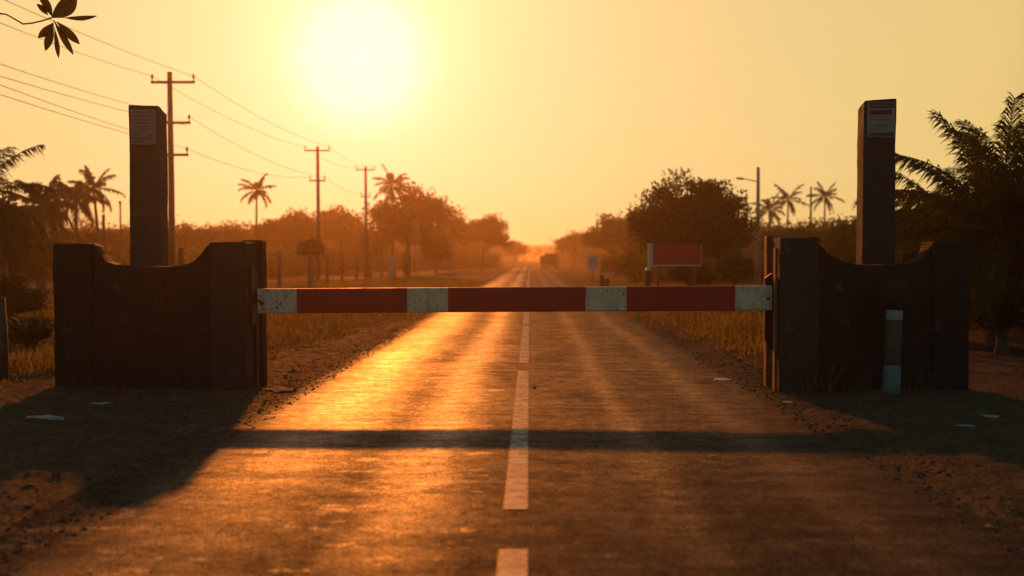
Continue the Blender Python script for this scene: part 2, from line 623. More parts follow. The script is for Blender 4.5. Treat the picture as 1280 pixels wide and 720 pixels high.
vs = [(x + bend(y), y, road_z(x, y)) for y in ry for x in rx]
nx = len(rx)
fs = [(j * nx + i, j * nx + i + 1, (j + 1) * nx + i + 1, (j + 1) * nx + i) for j in range(len(ry) - 1) for i in range(nx - 1)]
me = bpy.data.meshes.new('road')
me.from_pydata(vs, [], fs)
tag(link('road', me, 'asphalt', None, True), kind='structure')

# broken centre line
mb = MB()
y = -2.36
while y < 300:
    y0, y1 = y, y + (7.74 if y < 14 else 8.25)
    yy = list(np.arange(y0, y1, 0.35)) + [y1]
    pv, pf = [], []
    for k, q in enumerate(yy):
        w1 = 0.006 * noise.noise(Vector((q * 3, 0, 0)))
        w2 = 0.006 * noise.noise(Vector((q * 3, 9, 0)))
        for xx in (-0.168 + w1, -0.085, -0.008 + w2):
            pv.append((xx + bend(q), q, road_z(xx, q) + 0.005))
    for k in range(len(yy) - 1):
        for i in range(2):
            pf.append((k * 3 + i, k * 3 + i + 1, k * 3 + i + 4, k * 3 + i + 3))
    mb.add(pv, pf)
    y = {-2: 6.24, 6: 15.05}.get(int(y), y1 + 0.45)
tag(mb.build('road_marking', 'worn_road_paint'), kind='structure')


# ------------------------------------------------------------------ gate walls
D0 = 11.92                      # front face of the gate
PM = F / D0                     # px per metre there


def gate_wall(label, sx, inner, pillar_in, outer, pillar_out, ztop_in, ztop_out, prof, mat, seed):
    """inner/outer: X of the road-side and far end; prof: top outline of the panel as (X, Z)"""
    base = Vector(((inner + outer) / 2, D0 + 0.25, 0))
    t = thing('gate_wall', label, 'gate wall', base, 'concrete gate walls')
    a, b = sorted((inner, pillar_in))
    m = MB(base)
    m.box(a, b, D0, D0 + 0.5, -0.15, ztop_in)
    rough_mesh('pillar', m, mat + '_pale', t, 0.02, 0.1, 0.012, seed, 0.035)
    a, b = sorted((outer, pillar_out))
    m = MB(base)
    m.box(a, b, D0 + 0.01, D0 + 0.42, -0.15, ztop_out)
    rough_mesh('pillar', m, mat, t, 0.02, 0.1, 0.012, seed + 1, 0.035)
    m = MB(base)
    y0, y1 = D0 + 0.05, D0 + 0.33
    n = len(prof)
    vs = [(x, y0, z) for x, z in prof] + [(x, y1, z) for x, z in prof]
    bot = [(x, y0, -0.15) for x, z in prof] + [(x, y1, -0.15) for x, z in prof]
    fs = []
    for i in range(n - 1):
        fs += [(2 * n + i, 2 * n + i + 1, i + 1, i), (3 * n + i + 1, 3 * n + i, n + i, n + i + 1), (i, i + 1, n + i + 1, n + i)]
    fs += [(2 * n, 0, n, 3 * n), (n - 1, 2 * n + n - 1, 3 * n + n - 1, n + n - 1)]
    m.add(vs + bot, fs)
    rough_mesh('panel', m, mat, t, 0.012, 0.12, 0.012, seed + 2, 0.02)
    return t, base


def X0(px):
    return PX(px, D0, 400)


def Z0(py):
    return PZ(py, D0, 200)


profL = [(X0(114), Z0(304)), (X0(119), Z0(308)), (X0(124), Z0(317)), (X0(131), Z0(326)), (X0(142), Z0(331)), (X0(160), Z0(333)),
         (X0(188), Z0(334)), (X0(212), Z0(333)), (X0(228), Z0(331)), (X0(240), Z0(326)), (X0(250), Z0(317)), (X0(257), Z0(308)), (X0(264), Z0(304))]
gl, glb = gate_wall('brown grey concrete gate wall with dipped top beside the sunlit lane, no marker in front', -1, X0(307), X0(262), X0(66), X0(114),
                    Z0(302), Z0(304), profL, 'gate_concrete', 1.0)
profR = [(X0(1024), Z0(300)), (X0(1030), Z0(309)), (X0(1040), Z0(318)), (X0(1054), Z0(326)), (X0(1070), Z0(330)), (X0(1092), Z0(331)),
         (X0(1120), Z0(331)), (X0(1140), Z0(329)), (X0(1152), Z0(324)), (X0(1160), Z0(316)), (X0(1164), Z0(308)), (X0(1168), Z0(304))]
gr, grb = gate_wall('dark grey concrete gate wall with dipped top behind the striped marker post', 1, X0(975), X0(1024), X0(1213), X0(1166),
                    Z0(297), Z0(302), profR, 'gate_concrete_grey', 5.0)
m = MB(glb)
m.box(PX(98, D0 + 0.95), PX(131, D0 + 0.95), D0 + 0.66, D0 + 0.95, -0.12, PZ(305, D0 + 0.8))
rough_mesh('rear_pillar', m, 'gate_concrete', gl, 0.02, 0.1, 0.012, 13, 0.04)
# slotted back slabs that stick out towards the lane
m = MB(glb)
m.box(X0(307) - 0.2, X0(307) + 0.075, D0 + 0.515, D0 + 0.70, -0.12, Z0(299))
rough_mesh('back_slab', m, 'gate_concrete', gl, 0.018, 0.1, 0.012, 9, 0.05)
m = MB(grb)
m.box(X0(975) - 0.04, X0(975) + 0.25, D0 + 0.515, D0 + 0.66, -0.12, Z0(295))
rough_mesh('back_slab', m, 'rusty_steel', gr, 0.012, 0.1, 0.008, 10, 0.03)
# rusty channel on the lane side of the right pillar
m = MB(grb)
m.box(X0(975) - 0.045, X0(975) - 0.015, D0 + 0.06, D0 + 0.17, -0.02, 1.72)
m.build('steel_channel', 'rusty_steel', gr, bevel=0.006)
m = MB(glb)
m.box(X0(307) + 0.015, X0(307) + 0.04, D0 + 0.34, D0 + 0.45, -0.02, 1.42)
m.build('steel_channel', 'dark_steel', gl, bevel=0.006)

# ------------------------------------------------------------------ gate posts and their notices
YP = D0 + 0.75


def gate_post(label, px0, px1, pytop, mat, seed, depth, ztilt):
    xa, xb = PX(px0, YP, 200), PX(px1, YP, 200)
    zt = PZ(pytop, YP, (px0 + px1) / 2)
    base = Vector(((xa + xb) / 2, YP + depth / 2, 0))
    t = thing('gate_post', label, 'gate post', base, 'tall concrete gate posts')
    m = MB(base)
    vs = []
    for z, k in ((-0.1, 1.04), (zt, 1.0)):
        for x, yy in ((xa, YP), (xb, YP), (xb, YP + depth), (xa, YP + depth)):
            cx = (xa + xb) / 2
            zz = z
            if z > 0:
                zz += ztilt * (x - cx)
                if yy > YP:
                    zz -= 0.07
            vs.append((cx + (x - cx) * k, yy, zz))
    m.add(vs, [(0, 3, 2, 1), (4, 5, 6, 7), (0, 1, 5, 4), (1, 2, 6, 5), (2, 3, 7, 6), (3, 0, 4, 7)])
    rough_mesh('shaft', m, mat, t, 0.02, 0.11, 0.008, seed, 0.03)
    return t, xa, xb, zt


pl, lxa, lxb, lzt = gate_post('tall brown concrete post behind the wall by the sunlit lane', 161, 199, 131, 'post_concrete_brown', 21, 0.3, -0.02)
pr, rxa, rxb, rzt = gate_post('tall blackish concrete post behind the wall near the big dark palms', 1080, 1120, 124, 'post_concrete_dark', 25, 0.28, 0.05)


def scribble(m, x0, x1, z0, z1, y, rnd, mi=0, density=0.85):
    """a line of small illegible print: uneven letter-like marks"""
    x = x0
    hgt = z1 - z0
    while x < x1 - 0.006:
        if rnd.random() > density:
            x += 0.012
            continue
        w = rnd.uniform(0.006, 0.013)
        a, b = z0 + hgt * rnd.uniform(0, 0.2), z1 - hgt * rnd.uniform(0, 0.35)
        m.add([(x, y, a), (x + w * 0.45, y, a), (x + w * 0.55, y, b), (x, y, b)], [(0, 1, 2, 3)], mi)
        if rnd.random() < 0.7:
            zz = rnd.choice([a, (a + b) / 2, b - 0.006])
            m.add([(x + w * 0.5, y, zz), (x + w, y, zz), (x + w, y, zz + 0.006), (x + w * 0.5, y, zz + 0.006)], [(0, 1, 2, 3)], mi)
        x += w + 0.003


def notice(label, px0, px1, py0, py1, bands, paper, seed):
    x0, x1 = PX(px0, YP, py0), PX(px1, YP, py0)
    z1, z0 = PZ(py0, YP, px0), PZ(py1, YP, px0)
    base = Vector(((x0 + x1) / 2, YP - 0.012, z0))
    rnd = random.Random(seed)
    t = thing('notice_sign', label, 'notice', base, 'notices on the gate posts')
    m = MB(base)
    m.box(x0, x1, YP - 0.026, YP - 0.004, z0, z1)
    m.build('plate', paper, t, bevel=0.004)
    hh = z1 - z0
    ww = x1 - x0
    for (u0, u1, v0, v1, kind) in bands:
        a, b = x0 + ww * u0, x0 + ww * u1
        p, q = z0 + hh * v0, z0 + hh * v1
        if kind == 'text':
            tt = MB(base)
            scribble(tt, a, b, p, q, YP - 0.0285, rnd)
            tt.build('lettering', 'ink' if paper == 'notice_pale' else 'ink_brown', t)
        else:
            mm = MB(base)
            mm.box(a, b, YP - 0.031, YP - 0.0262, p, q)
            mm.build('colour_band', kind, t)
            tt = MB(base)
            scribble(tt, a + 0.015, b - 0.015, p + (q - p) * 0.22, q - (q - p) * 0.2, YP - 0.0335, rnd, density=0.95)
            tt.build('lettering', 'notice_pale' if kind == 'ink' else 'ink', t)
    return t


notice('small faded brown notice with rows of worn print on the brown post', 164, 195, 137, 181,
       [(0.08, 0.9, 0.90, 0.95, 'text'), (0.06, 0.94, 0.80, 0.85, 'text'), (0.06, 0.94, 0.765, 0.775, 'text'), (0.08, 0.95, 0.66, 0.73, 'text'), (0.1, 0.85, 0.58, 0.63, 'text'),
        (0.15, 0.65, 0.46, 0.54, 'text'), (0.1, 0.95, 0.40, 0.44, 'text'), (0.1, 0.6, 0.34, 0.37, 'text'),
        (0.15, 0.45, 0.24, 0.30, 'text'), (0.65, 0.95, 0.24, 0.30, 'text'), (0.06, 0.92, 0.14, 0.21, 'text'), (0.08, 0.5, 0.06, 0.10, 'text')], 'notice_brown_paper', 3)
notice('pale notice with red bands and black print on the blackish post', 1084, 1118, 128, 172,
       [(0.06, 0.96, 0.83, 0.97, 'ink'), (0.08, 0.88, 0.64, 0.78, 'notice_red'), (0.15, 0.7, 0.57, 0.60, 'text'), (0.1, 0.92, 0.48, 0.53, 'text'),
        (0.2, 0.85, 0.29, 0.36, 'text'), (0.08, 0.55, 0.21, 0.27, 'text'), (0.65, 0.85, 0.21, 0.27, 'text'), (0.06, 0.96, 0.03, 0.14, 'notice_red')], 'notice_pale', 8)

# ------------------------------------------------------------------ barrier
YA = D0 + 0.20
AT = 0.08
base = Vector((X0(307), YA + AT / 2, 1.0))
bar = thing('barrier_arm', 'red and white striped barrier arm lowered across the road between the gate walls', 'barrier', base)
stops = [322, 371, 509, 560, 732, 783, 919, 965]


def arm_z(px, lo):
    k = (px - 322) / 643.0
    return PZ((392 if lo else 361) + (-4.0 if lo else -4.0) * k, YA, px)


m = MB(base)
for i in range(7):
    p0, p1 = stops[i], stops[i + 1]
    nseg = 8
    for s in range(nseg):
        qa, qb = p0 + (p1 - p0) * s / nseg, p0 + (p1 - p0) * (s + 1) / nseg
        xa, xb = PX(qa, YA, 375), PX(qb, YA, 375)
        c = 0.014
        ring = []
        for q, x in ((qa, xa), (qb, xb)):
            lo, hi = arm_z(q, True), arm_z(q, False)
            ring.append([(x, YA + c, lo), (x, YA, lo + c), (x, YA, hi - c), (x, YA + c, hi), (x, YA + AT - c, hi), (x, YA + AT, hi - c),
                         (x, YA + AT, lo + c), (x, YA + AT - c, lo)])
        fs = [(k, 8 + k, 8 + (k + 1) % 8, (k + 1) % 8) for k in range(8)]
        if i == 0 and s == 0:
            fs.append(tuple(range(8)))
        if i == 6 and s == nseg - 1:
            fs.append(tuple(range(15, 7, -1)))
        m.add(ring[0] + ring[1], [f[::-1] for f in fs], i % 2)
m.build('beam', ['white_paint', 'red_paint'], bar)
# brackets: plate on the left pillar, tapered lever plate on the right one
m = MB(base)
xl = X0(307)
m.box(xl - 0.01, xl + 0.035, YA - 0.05, YA + 0.13, 0.78, 1.48)
m.box(xl + 0.035, PX(322, YA) + 0.05, YA + AT - 0.015, YA + AT + 0.02, 1.04, 1.2)
m.build('bracket', 'dark_steel', bar, bevel=0.005)
m = MB(base)
xr = X0(975)
pts = [(-0.115, 1.36), (-0.03, 1.42), (-0.005, 1.42), (-0.005, 0.48), (-0.045, 0.46), (-0.115, 0.62)]
ya, yb = YA - 0.055, YA - 0.015
ya, yb = YA + AT + 0.004, YA + AT + 0.045
vs = [(xr + u, ya, v) for u, v in pts] + [(xr + u, yb, v) for u, v in pts]
m.add(vs, [(0, 5, 4, 3, 2, 1)[::-1], tuple(6 + i for i in range(6))[::-1]] + [(i, (i + 1) % 6, 6 + (i + 1) % 6, 6 + i)[::-1] for i in range(6)])
m.build('bracket', 'dark_steel', bar, bevel=0.004)
for (px, dx) in ((328, 0), (960, 0)):
    m = MB(base)
    c = at(px, 379 if px < 500 else 373, YA)
    m.tube([(c.x, YA - 0.014, c.z), (c.x, YA + 0.01, c.z)], [0.02, 0.022], 6)
    m.build('bolt', 'rusty_steel', bar)
m = MB(base)
c = at(326, 378, YA)
m.tube([(xl + 0.02, YA - 0.03, 1.12), (c.x + 0.02, YA - 0.03, c.z)], 0.012, 6)
m.tube([(c.x + 0.0, YA - 0.035, c.z + 0.03), (c.x + 0.01, YA - 0.03, c.z - 0.03)], 0.012, 6)
m.build('latch', 'dark_steel', bar)

# ------------------------------------------------------------------ striped marker post before the right wall
YB = D0 - 0.22
b0 = at(1114, 492, YB)
base = Vector((b0.x, YB, gz(b0.x, YB)))
mk = thing('marker_post', 'striped marker post with black cap and pale teal foot before the right wall', 'marker post', base)
zc = lambda py: PZ(py, YB, 1114) - base.z
for nm, z0, z1, r0, r1, mt in (('foot', -0.05, zc(456), 0.102, 0.098, 'faded_teal_paint'), ('shaft', zc(456), zc(400), 0.091, 0.09, 'faded_red_brown'),
                               ('band', zc(400), zc(387), 0.094, 0.094, 'sign_grey')):
    m = MB()
    m.lathe([(r0 - 0.006, z0), (r0, z0 + 0.012), (r1, z1 - 0.012), (r1 - 0.006, z1)], 20)
    m.build(nm, mt, mk, True)
m = MB()
z0, z1 = zc(387), zc(352)
m.lathe([(0.09, z0), (0.16, z0 + 0.04), (0.178, z0 + 0.09), (0.176, z1 - 0.09), (0.15, z1 - 0.02), (0.1, z1)], 18)
m.build('cap', 'black_plastic', mk, True)
mk.rotation_euler = (0, R(1.6), 0)

# ------------------------------------------------------------------ utility poles and wires
POLES = [(212, 90, 39.5), (397, 183, 65.8), (457, 208, 81.0)]
ends = []


def utility_pole(px, pyt, Y, label, dims):
    b = Vector((PX(px, Y, pyt), Y, 0))
    b.z = gz(b.x, b.y)
    zt = PZ(pyt, Y, px) - b.z
    t = thing('utility_pole', label, 'utility pole', b, 'utility poles along the left verge')
    m = MB()
    m.tube([(0, 0, -0.2), (0.02, 0, zt * 0.5), (0, 0, zt)], [0.15, 0.125, 0.095], 10)
    m.build('pole', 'pole_wood', t, True)
    att = []
    k = Y / F
    for (dz, l, r) in dims:
        z = PZ(dz, Y, px) - b.z
        m = MB()
        m.box(-l * k, r * k, -0.18, -0.09, z - 0.05, z + 0.05)
        m.build('crossarm', 'pole_wood', t, bevel=0.01)
        for xx in ([-l * k + 0.05] if l * k > 0.3 else []) + ([r * k - 0.05] if r * k > 0.3 else []):
            m = MB()
            m.lathe([(0.02, 0), (0.02, 0.1), (0.06, 0.11), (0.055, 0.17), (0.035, 0.2), (0.05, 0.22), (0.03, 0.27)], 8, (xx, -0.135, z + 0.05))
            m.build('insulator', 'porcelain', t, True)
            att.append(Vector((b.x + xx, b.y - 0.135, b.z + z + 0.24)))
    return att


A1 = utility_pole(212, 90, 39.5, 'nearest tall wooden utility pole rising just beside the brown gate post', [(103.5, 22, 33), (154, 4, 27), (194, 3, 24)])
A2 = utility_pole(397, 183, 65.8, 'second utility pole standing over the round clipped tree', [(188.5, 16, 16), (226, 10, 10)])
A3 = utility_pole(457, 208, 81.0, 'farthest of the three utility poles, beside the tree with a palm above it', [(212.5, 12, 12), (246, 6, 6)])


def wire(a, b, sag, label, r=0.009):
    a, b = Vector(a), Vector(b)
    m = MB(a)
    pts = []
    for i in range(21):
        u = i / 20
        p = a.lerp(b, u)
        p.z -= sag * 4 * u * (1 - u)
        pts.append(p)
    m.tube(pts, r, 5)
    o = m.build('overhead_wire', 'wire_black')
    o.location = a
    tag(o, label, 'wire', 'overhead wires between the utility poles')


def near_end(px, py, ax):
    # where the wire leaves the frame at the left, carried on the same line of poles
    Y = ax * F / (px - 662)
    return at(px, py, Y)


for (p, q, i, w) in (((22, 0), 'top', 1, 'topmost wire running in over the leaves to the first pole'), ((0, 22), 'x', 0, 'second wire from the top, passing behind the leaves to the first pole')):
    a = A1[i]
    n = near_end(p[0], p[1], a.x)
    n2 = n + (n - a) * 0.9
    n2.z += 0.25
    wire(n2, a, 0.28, w)
for (py0, py1, w) in ((75, 130, 'uppermost of the four low wires running to the brown gate post'), (90, 143, 'second of the four low wires left of the brown gate post'),
                      (101, 158, 'third of the four low wires left of the brown gate post'), (113, 166, 'lowest of the four low wires left of the brown gate post')):
    tgt = A1[2] if py0 < 100 else A1[3]
    off = 0.0 if py0 in (90, 113) else 0.35
    a = tgt + Vector((-0.75 if off else 0, 0, 0.0))
    a.z = PZ(py1 + (14 if py0 < 100 else 20), 39.5, 212)
    a.x = PX(212, 39.5) + (0.0 if off else 0.75) + (0.12 if off else 0)
    a.y = 39.5 - 0.12
    n = near_end(0, py0, a.x)
    n2 = n + (n - a) * 0.8
    n2.z += 0.2
    wire(n2, a, 0.22, w)
wire(A1[0], A2[0], 0.35, 'faint upper wire sagging from the first pole to the second, outer side')
wire(A1[1], A2[1], 0.35, 'faint upper wire sagging from the first pole to the second, road side')
wire(A1[2], A2[3], 0.45, 'lower wire sagging from the first pole to the second, upper bracket')
wire(A1[3], A2[2], 0.4, 'lowest wire from the first pole to the second pole')
wire(A2[0], A3[0], 0.4, 'faint top wire from the second pole to the third, outer side')
wire(A2[1], A3[1], 0.4, 'faint top wire from the second pole to the third, road side')
wire(A2[3], A3[3] if len(A3) > 3 else A3[1], 0.4, 'faint lower wire from the second pole to the third')

# ------------------------------------------------------------------ street light on the right
Y = 56
b = Vector((PX(947, Y), Y, 0))
b.z = gz(b.x, Y)
sl = thing('street_light', 'pale concrete street light with one short arm before the dark trees', 'street light', b)
zt = PZ(209, Y, 947) - b.z
m = MB()
m.tube([(0, 0, -0.2), (0, 0, zt)], [0.15, 0.085], 8)
m.build('pole', 'pole_concrete', sl, True)
m = MB()
za = PZ(225, Y, 947) - b.z
m.tube([(-0.08, 0, za - 0.08), (-0.5, -0.1, za), (-0.85, -0.2, za + 0.05)], [0.035, 0.03, 0.025], 6)
m.build('arm', 'pole_concrete', sl, True)
m = MB()
m.tube([(-0.8, -0.19, za + 0.05), (-0.95, -0.22, za + 0.055), (-1.22, -0.28, za + 0.075), (-1.3, -0.3, za + 0.08)], [0.03, 0.07, 0.06, 0.02], 8)
m.build('lamp_head', 'sign_grey', sl, True)


# ------------------------------------------------------------------ vegetation
def rect_leaves(name, P, size, mat, parent, rng, aspect=0.55, droop=0.2, wind=None):
    """one mesh of rhombic leaf blades at the points P (numpy n x 3)"""
    n = len(P)
    a = rng.normal(size=(n, 3))
    a[:, 2] -= droop
    a /= np.linalg.norm(a, axis=1, keepdims=True) + 1e-9
    b = np.cross(a, rng.normal(size=(n, 3)))
    b /= np.linalg.norm(b, axis=1, keepdims=True) + 1e-9
    s = size * rng.uniform(0.6, 1.35, size=(n, 1))
    v = np.empty((n, 4, 3))
    v[:, 0] = P - a * s * 0.5
    v[:, 1] = P + b * s * aspect * 0.5 + a * s * 0.05
    v[:, 2] = P + a * s * 0.5
    v[:, 3] = P - b * s * aspect * 0.5 + a * s * 0.05
    me = bpy.data.meshes.new(name)
    me.vertices.add(4 * n)
    me.vertices.foreach_set('co', v.reshape(-1).astype(np.float32))
    me.loops.add(4 * n)
    me.loops.foreach_set('vertex_index', np.arange(4 * n, dtype=np.int32))
    me.polygons.add(n)
    me.polygons.foreach_set('loop_start', np.arange(0, 4 * n, 4, dtype=np.int32))
    me.update(calc_edges=True)
    return link(name, me, mat, parent)


def crown_points(blobs, nclump, nleaf, rng, clump_r, flat=0.75):
    """clumps gathered towards the skin of several lumpy ellipsoids, with gaps between them"""
    out, cents = [], []
    w = np.array([rx * ry * rz for (_, _, _, rx, ry, rz) in blobs]) ** 0.67
    w /= w.sum()
    for (cx, cy, cz, rx, ry, rz), k in zip(blobs, w):
        nc = max(3, int(nclump * k))
        d = rng.normal(size=(nc, 3))
        d /= np.linalg.norm(d, axis=1, keepdims=True)
        d[:, 2] = np.where(d[:, 2] < -0.5, -d[:, 2] * 0.6, d[:, 2])
        rad = rng.uniform(0.0, 1.0, size=(nc, 1)) ** 0.42 * rng.uniform(0.82, 1.04, size=(nc, 1))
        c = np.array([cx, cy, cz]) + d * rad * np.array([rx, ry, rz])
        cents.append(c)
        for q in c:
            k2 = max(4, int(nleaf / nclump * rng.uniform(0.5, 1.5)))
            r = clump_r * rng.uniform(0.6, 1.35)
            g = np.clip(rng.normal(size=(k2, 3)), -1.5, 1.5) * 0.5 * r
            g[:, 2] *= flat
            out.append(q + g)
    return np.concatenate(out), np.concatenate(cents)


def tree(name, label, base, blobs, leafn, leaf, mat, seed, trunk_r=0.2, clump=0.9, nclump=60, group=None, cat='tree', limbs=7, lean=0.0):
    rng = np.random.default_rng(seed)
    t = thing(name, label, cat, base, group)
    P, C = crown_points(blobs, nclump, leafn, rng, clump)
    P = P[P[:, 2] > 0.05]
    m = MB()
    zc = np.mean([b[2] for b in blobs])
    xc = np.mean([b[0] for b in blobs])
    fork = (xc * 0.5, 0, zc * 0.55)
    m.tube([(0, 0, -0.2), (xc * 0.25 + 0.05, 0.03, zc * 0.3), fork], [trunk_r * 1.25, trunk_r, trunk_r * 0.85], 8)
    idx = rng.choice(len(C), size=min(limbs, len(C)), replace=False)
    for i in idx:
        e = Vector(C[i])
        f = Vector(fork)
        mid = f.lerp(e, 0.5) + Vector((rng.normal() * 0.25, rng.normal() * 0.25, 0.25))
        m.tube([f - Vector((0, 0, 0.15)), mid, e], [trunk_r * 0.6, trunk_r * 0.36, trunk_r * 0.1], 6)
    m.build('trunk', 'trunk_bark', t, True)
    rect_leaves('crown', P, leaf, mat, t, rng)
    return t


def frond(m, base, az, e0, length, droop, nl, ll, rng, mi=0, lw=0.045):
    """a feather palm leaf: arching rib with two rows of hanging leaflets"""
    p = Vector(base)
    n = 14
    pts, tang = [p.copy()], []
    side = Vector((-math.sin(az), math.cos(az), 0))
    for i in range(n):
        s = (i + 0.5) / n
        e = e0 - droop * s ** 1.35
        d = Vector((math.cos(az) * math.cos(e), math.sin(az) * math.cos(e), math.sin(e)))
        tang.append(d)
        p = p + d * (length / n)
        pts.append(p.copy())
    m.tube(pts, [max(0.006, 0.035 * length / 3 * (1 - i / n)) for i in range(n + 1)], 4, mi)
    twist = rng.normal() * 0.25
    for k in range(nl):
        s = 0.1 + 0.9 * (k + rng.uniform(0, 0.6)) / nl
        fi = min(n - 1e-3, s * n)
        i = int(fi)
        q = pts[i].lerp(pts[i + 1], fi - i)
        d = tang[i]
        up = side.cross(d).normalized() * -1
        prof = math.sin(math.pi * min(1, 0.12 + s * 0.86)) ** 0.6
        L = ll * (0.35 + 0.75 * prof) * rng.uniform(0.8, 1.15)
        for sg in (-1, 1):
            o = (side * sg * (0.8 + 0.16 * rng.normal()) + d * (0.75 + 0.6 * s + 0.12 * rng.normal()) + up * (0.2 * sg * twist + 0.12 * rng.normal()))
            o.normalize()
            mid = q + o * L * 0.5 + Vector((0, 0, -0.05 * L))
            tip = q + o * L * 0.94 + Vector((0, 0, -L * rng.uniform(0.2, 0.75)))
            wv = d * lw * 0.5 * rng.uniform(0.7, 1.2)
            m.add([q - wv * 0.6, q + wv * 0.6, mid + wv, tip, mid - wv], [(0, 1, 2, 4), (4, 2, 3)], mi)


def palm(label, px, py_c, Y, L, nfr, seed, lean=(0, 0), split=False, group='coconut palms', nl=26, ll=0.55, tr=0.13, emin=-0.75, emax=1.4, basepx=None, lw=0.05, droop=(0.45, 1.15)):
    rng = np.random.default_rng(seed)
    c = at(px, py_c, Y)
    bx = PX(basepx, Y) if basepx is not None else c.x - lean[0]
    b = Vector((bx, Y - lean[1], 0))
    b.z = gz(b.x, b.y)
    t = thing('coconut_palm', label, 'palm tree', b, group)
    top = c - b
    m = MB()
    n = 9
    pts, rr = [], []
    for i in range(n + 1):
        u = i / n
        pts.append(Vector((top.x * u ** 1.6, top.y * u ** 1.6, -0.15 + (top.z + 0.15) * u)))
        rr.append(tr * (1.35 - 0.75 * u) * (1.3 if i == 0 else 1) * (1 + 0.06 * (i % 2)))
    m.tube(pts, rr, 8)
    m.build('trunk', 'palm_bark', t, True)
    mb = None if split else MB()
    for k in range(nfr):
        az = 2 * math.pi * (k * 0.381966 + rng.uniform(-0.05, 0.05))
        e0 = emin + (emax - emin) * (k + 0.5) / nfr + rng.uniform(-0.12, 0.12)
        mm = MB() if split else mb
        frond(mm, top + Vector((math.cos(az), math.sin(az), 0)) * tr * 0.5, az, e0, L * rng.uniform(0.82, 1.12), rng.uniform(*droop), nl, ll, rng, 0, lw)
        if split:
            mm.build('frond', 'palm_leaf', t)
    if not split:
        mb.build('crown', 'palm_leaf', t)
    m = MB()
    for k in range(5):
        a = k * 1.3
        m.lathe([(0.02, -0.13), (0.09, -0.06), (0.1, 0.02), (0.04, 0.1)], 7, top + Vector((math.cos(a) * 0.17, math.sin(a) * 0.17, -0.22)))
    if split:
        m.build('coconut_cluster', 'trunk_bark', t, True)
    return t


def blob_tree(name, label, px, Y, top, halfpx, bottom_py=None, mat='leaf_olive', seed=1, extra=(), leafn=9000, leaf=0.3, clump=0.95, nclump=110, group=None, cat='tree'):
    """photo position -> tree of a believable size standing at the distance Y"""
    k = Y / F
    x = PX(px, Y)
    b = Vector((x, Y, 0))
    b.z = gz(b.x, b.y)
    zt = PZ(top, Y, px) - b.z
    hw = halfpx * k
    zb = (PZ(bottom_py, Y, px) - b.z) if bottom_py else zt * 0.22
    rz = (zt - zb) / 2
    rng = random.Random(seed)
    bl = [(0, 0, zb + rz * 0.95, hw * 0.72, hw * 0.72, rz * 0.92)]
    for i in range(5):
        a = i * 1.257 + rng.uniform(-0.3, 0.3)
        bl.append((math.cos(a) * hw * 0.55, math.sin(a) * hw * 0.55, zb + rz * rng.uniform(0.55, 1.35), hw * 0.45, hw * 0.45, rz * rng.uniform(0.38, 0.55)))
    for (ex, ez, erx, erz) in extra:
        bl.append((ex * k, 0, PZ(ez, Y, px) - b.z, erx * k, erx * k, erz * k))
    return tree(name, label, b, bl, leafn, leaf, mat, seed, max(0.1, zt * 0.03), clump, nclump, group, cat)


G_L = 'trees behind the wire fence'
G_R = 'trees along the right verge'
# left of the road
blob_tree('leafy_tree', 'rounded hazy tree behind the second utility pole, left half', 370, 100, 256, 34, seed=11, group=G_L)
blob_tree('leafy_tree', 'rounded hazy tree just right of the second utility pole', 424, 106, 250, 34, seed=12, group=G_L)
blob_tree('leafy_tree', 'tallest dark orange tree left of the road, a palm poking out of it', 510, 92, 234, 50, seed=13, group=G_L, leafn=15000, nclump=190, extra=((30, 265, 24, 22), (-28, 275, 22, 26), (8, 248, 22, 14)))
blob_tree('leafy_tree', 'slim pointed tree between the tallest tree and the hazy roadside tree', 562, 118, 254, 22, seed=14, group=G_L, leafn=6000)
blob_tree('leafy_tree', 'broad hazy tree whose edge falls to the left side of the road', 602, 132, 262, 40, seed=15, group=G_L, leafn=10000, extra=((20, 292, 16, 18),))
blob_tree('leafy_tree', 'pale far tree on the left just before the road vanishes', 643, 230, 298, 16, seed=16, group=G_L, leafn=3200, leaf=0.45, clump=1.3)
blob_tree('leafy_tree', 'low rounded tree between the lone palm and the second utility pole', 340, 96, 272, 20, seed=17, group=G_L)
blob_tree('leafy_tree', 'low tree just left of the lone thin palm', 285, 92, 281, 26, seed=18, group=G_L)
blob_tree('leafy_tree', 'low tree just right of the first utility pole', 238, 88, 279, 24, seed=19, group=G_L)
blob_tree('leafy_tree', 'low tree in the gap between the end of the left wall and the brown post', 146, 80, 284, 22, seed=20, group=G_L)
blob_tree('leafy_tree', 'low tree behind the two small palms above the left wall', 92, 70, 284, 30, seed=21, group=G_L, mat='leaf_dark')
blob_tree('leafy_tree', 'dark bushy tree between fence and trees right of the tallest tree', 545, 100, 290, 16, seed=22, group=G_L, leafn=6000)
blob_tree('leafy_tree', 'small tree under the third utility pole', 462, 98, 282, 20, seed=23, group=G_L, leafn=6000)
blob_tree('leafy_tree', 'dark dense tree behind the small palms at the left edge', 4, 36, 246, 34, bottom_py=345, seed=24, group=G_L, mat='leaf_dark', leafn=9000, leaf=0.2, clump=0.6)
# round clipped tree
Y = 56
b = Vector((PX(390, Y), Y, 0)); b.z = gz(b.x, Y)
zc_ = PZ(312, Y, 390) - b.z
tree('clipped_tree', 'small round clipped tree standing dark before the haze', b, [(0, 0, zc_, 0.6, 0.6, 0.55)], 2400, 0.2, 'leaf_dark', 31, 0.07, 0.34, 40, None, 'tree', 4)

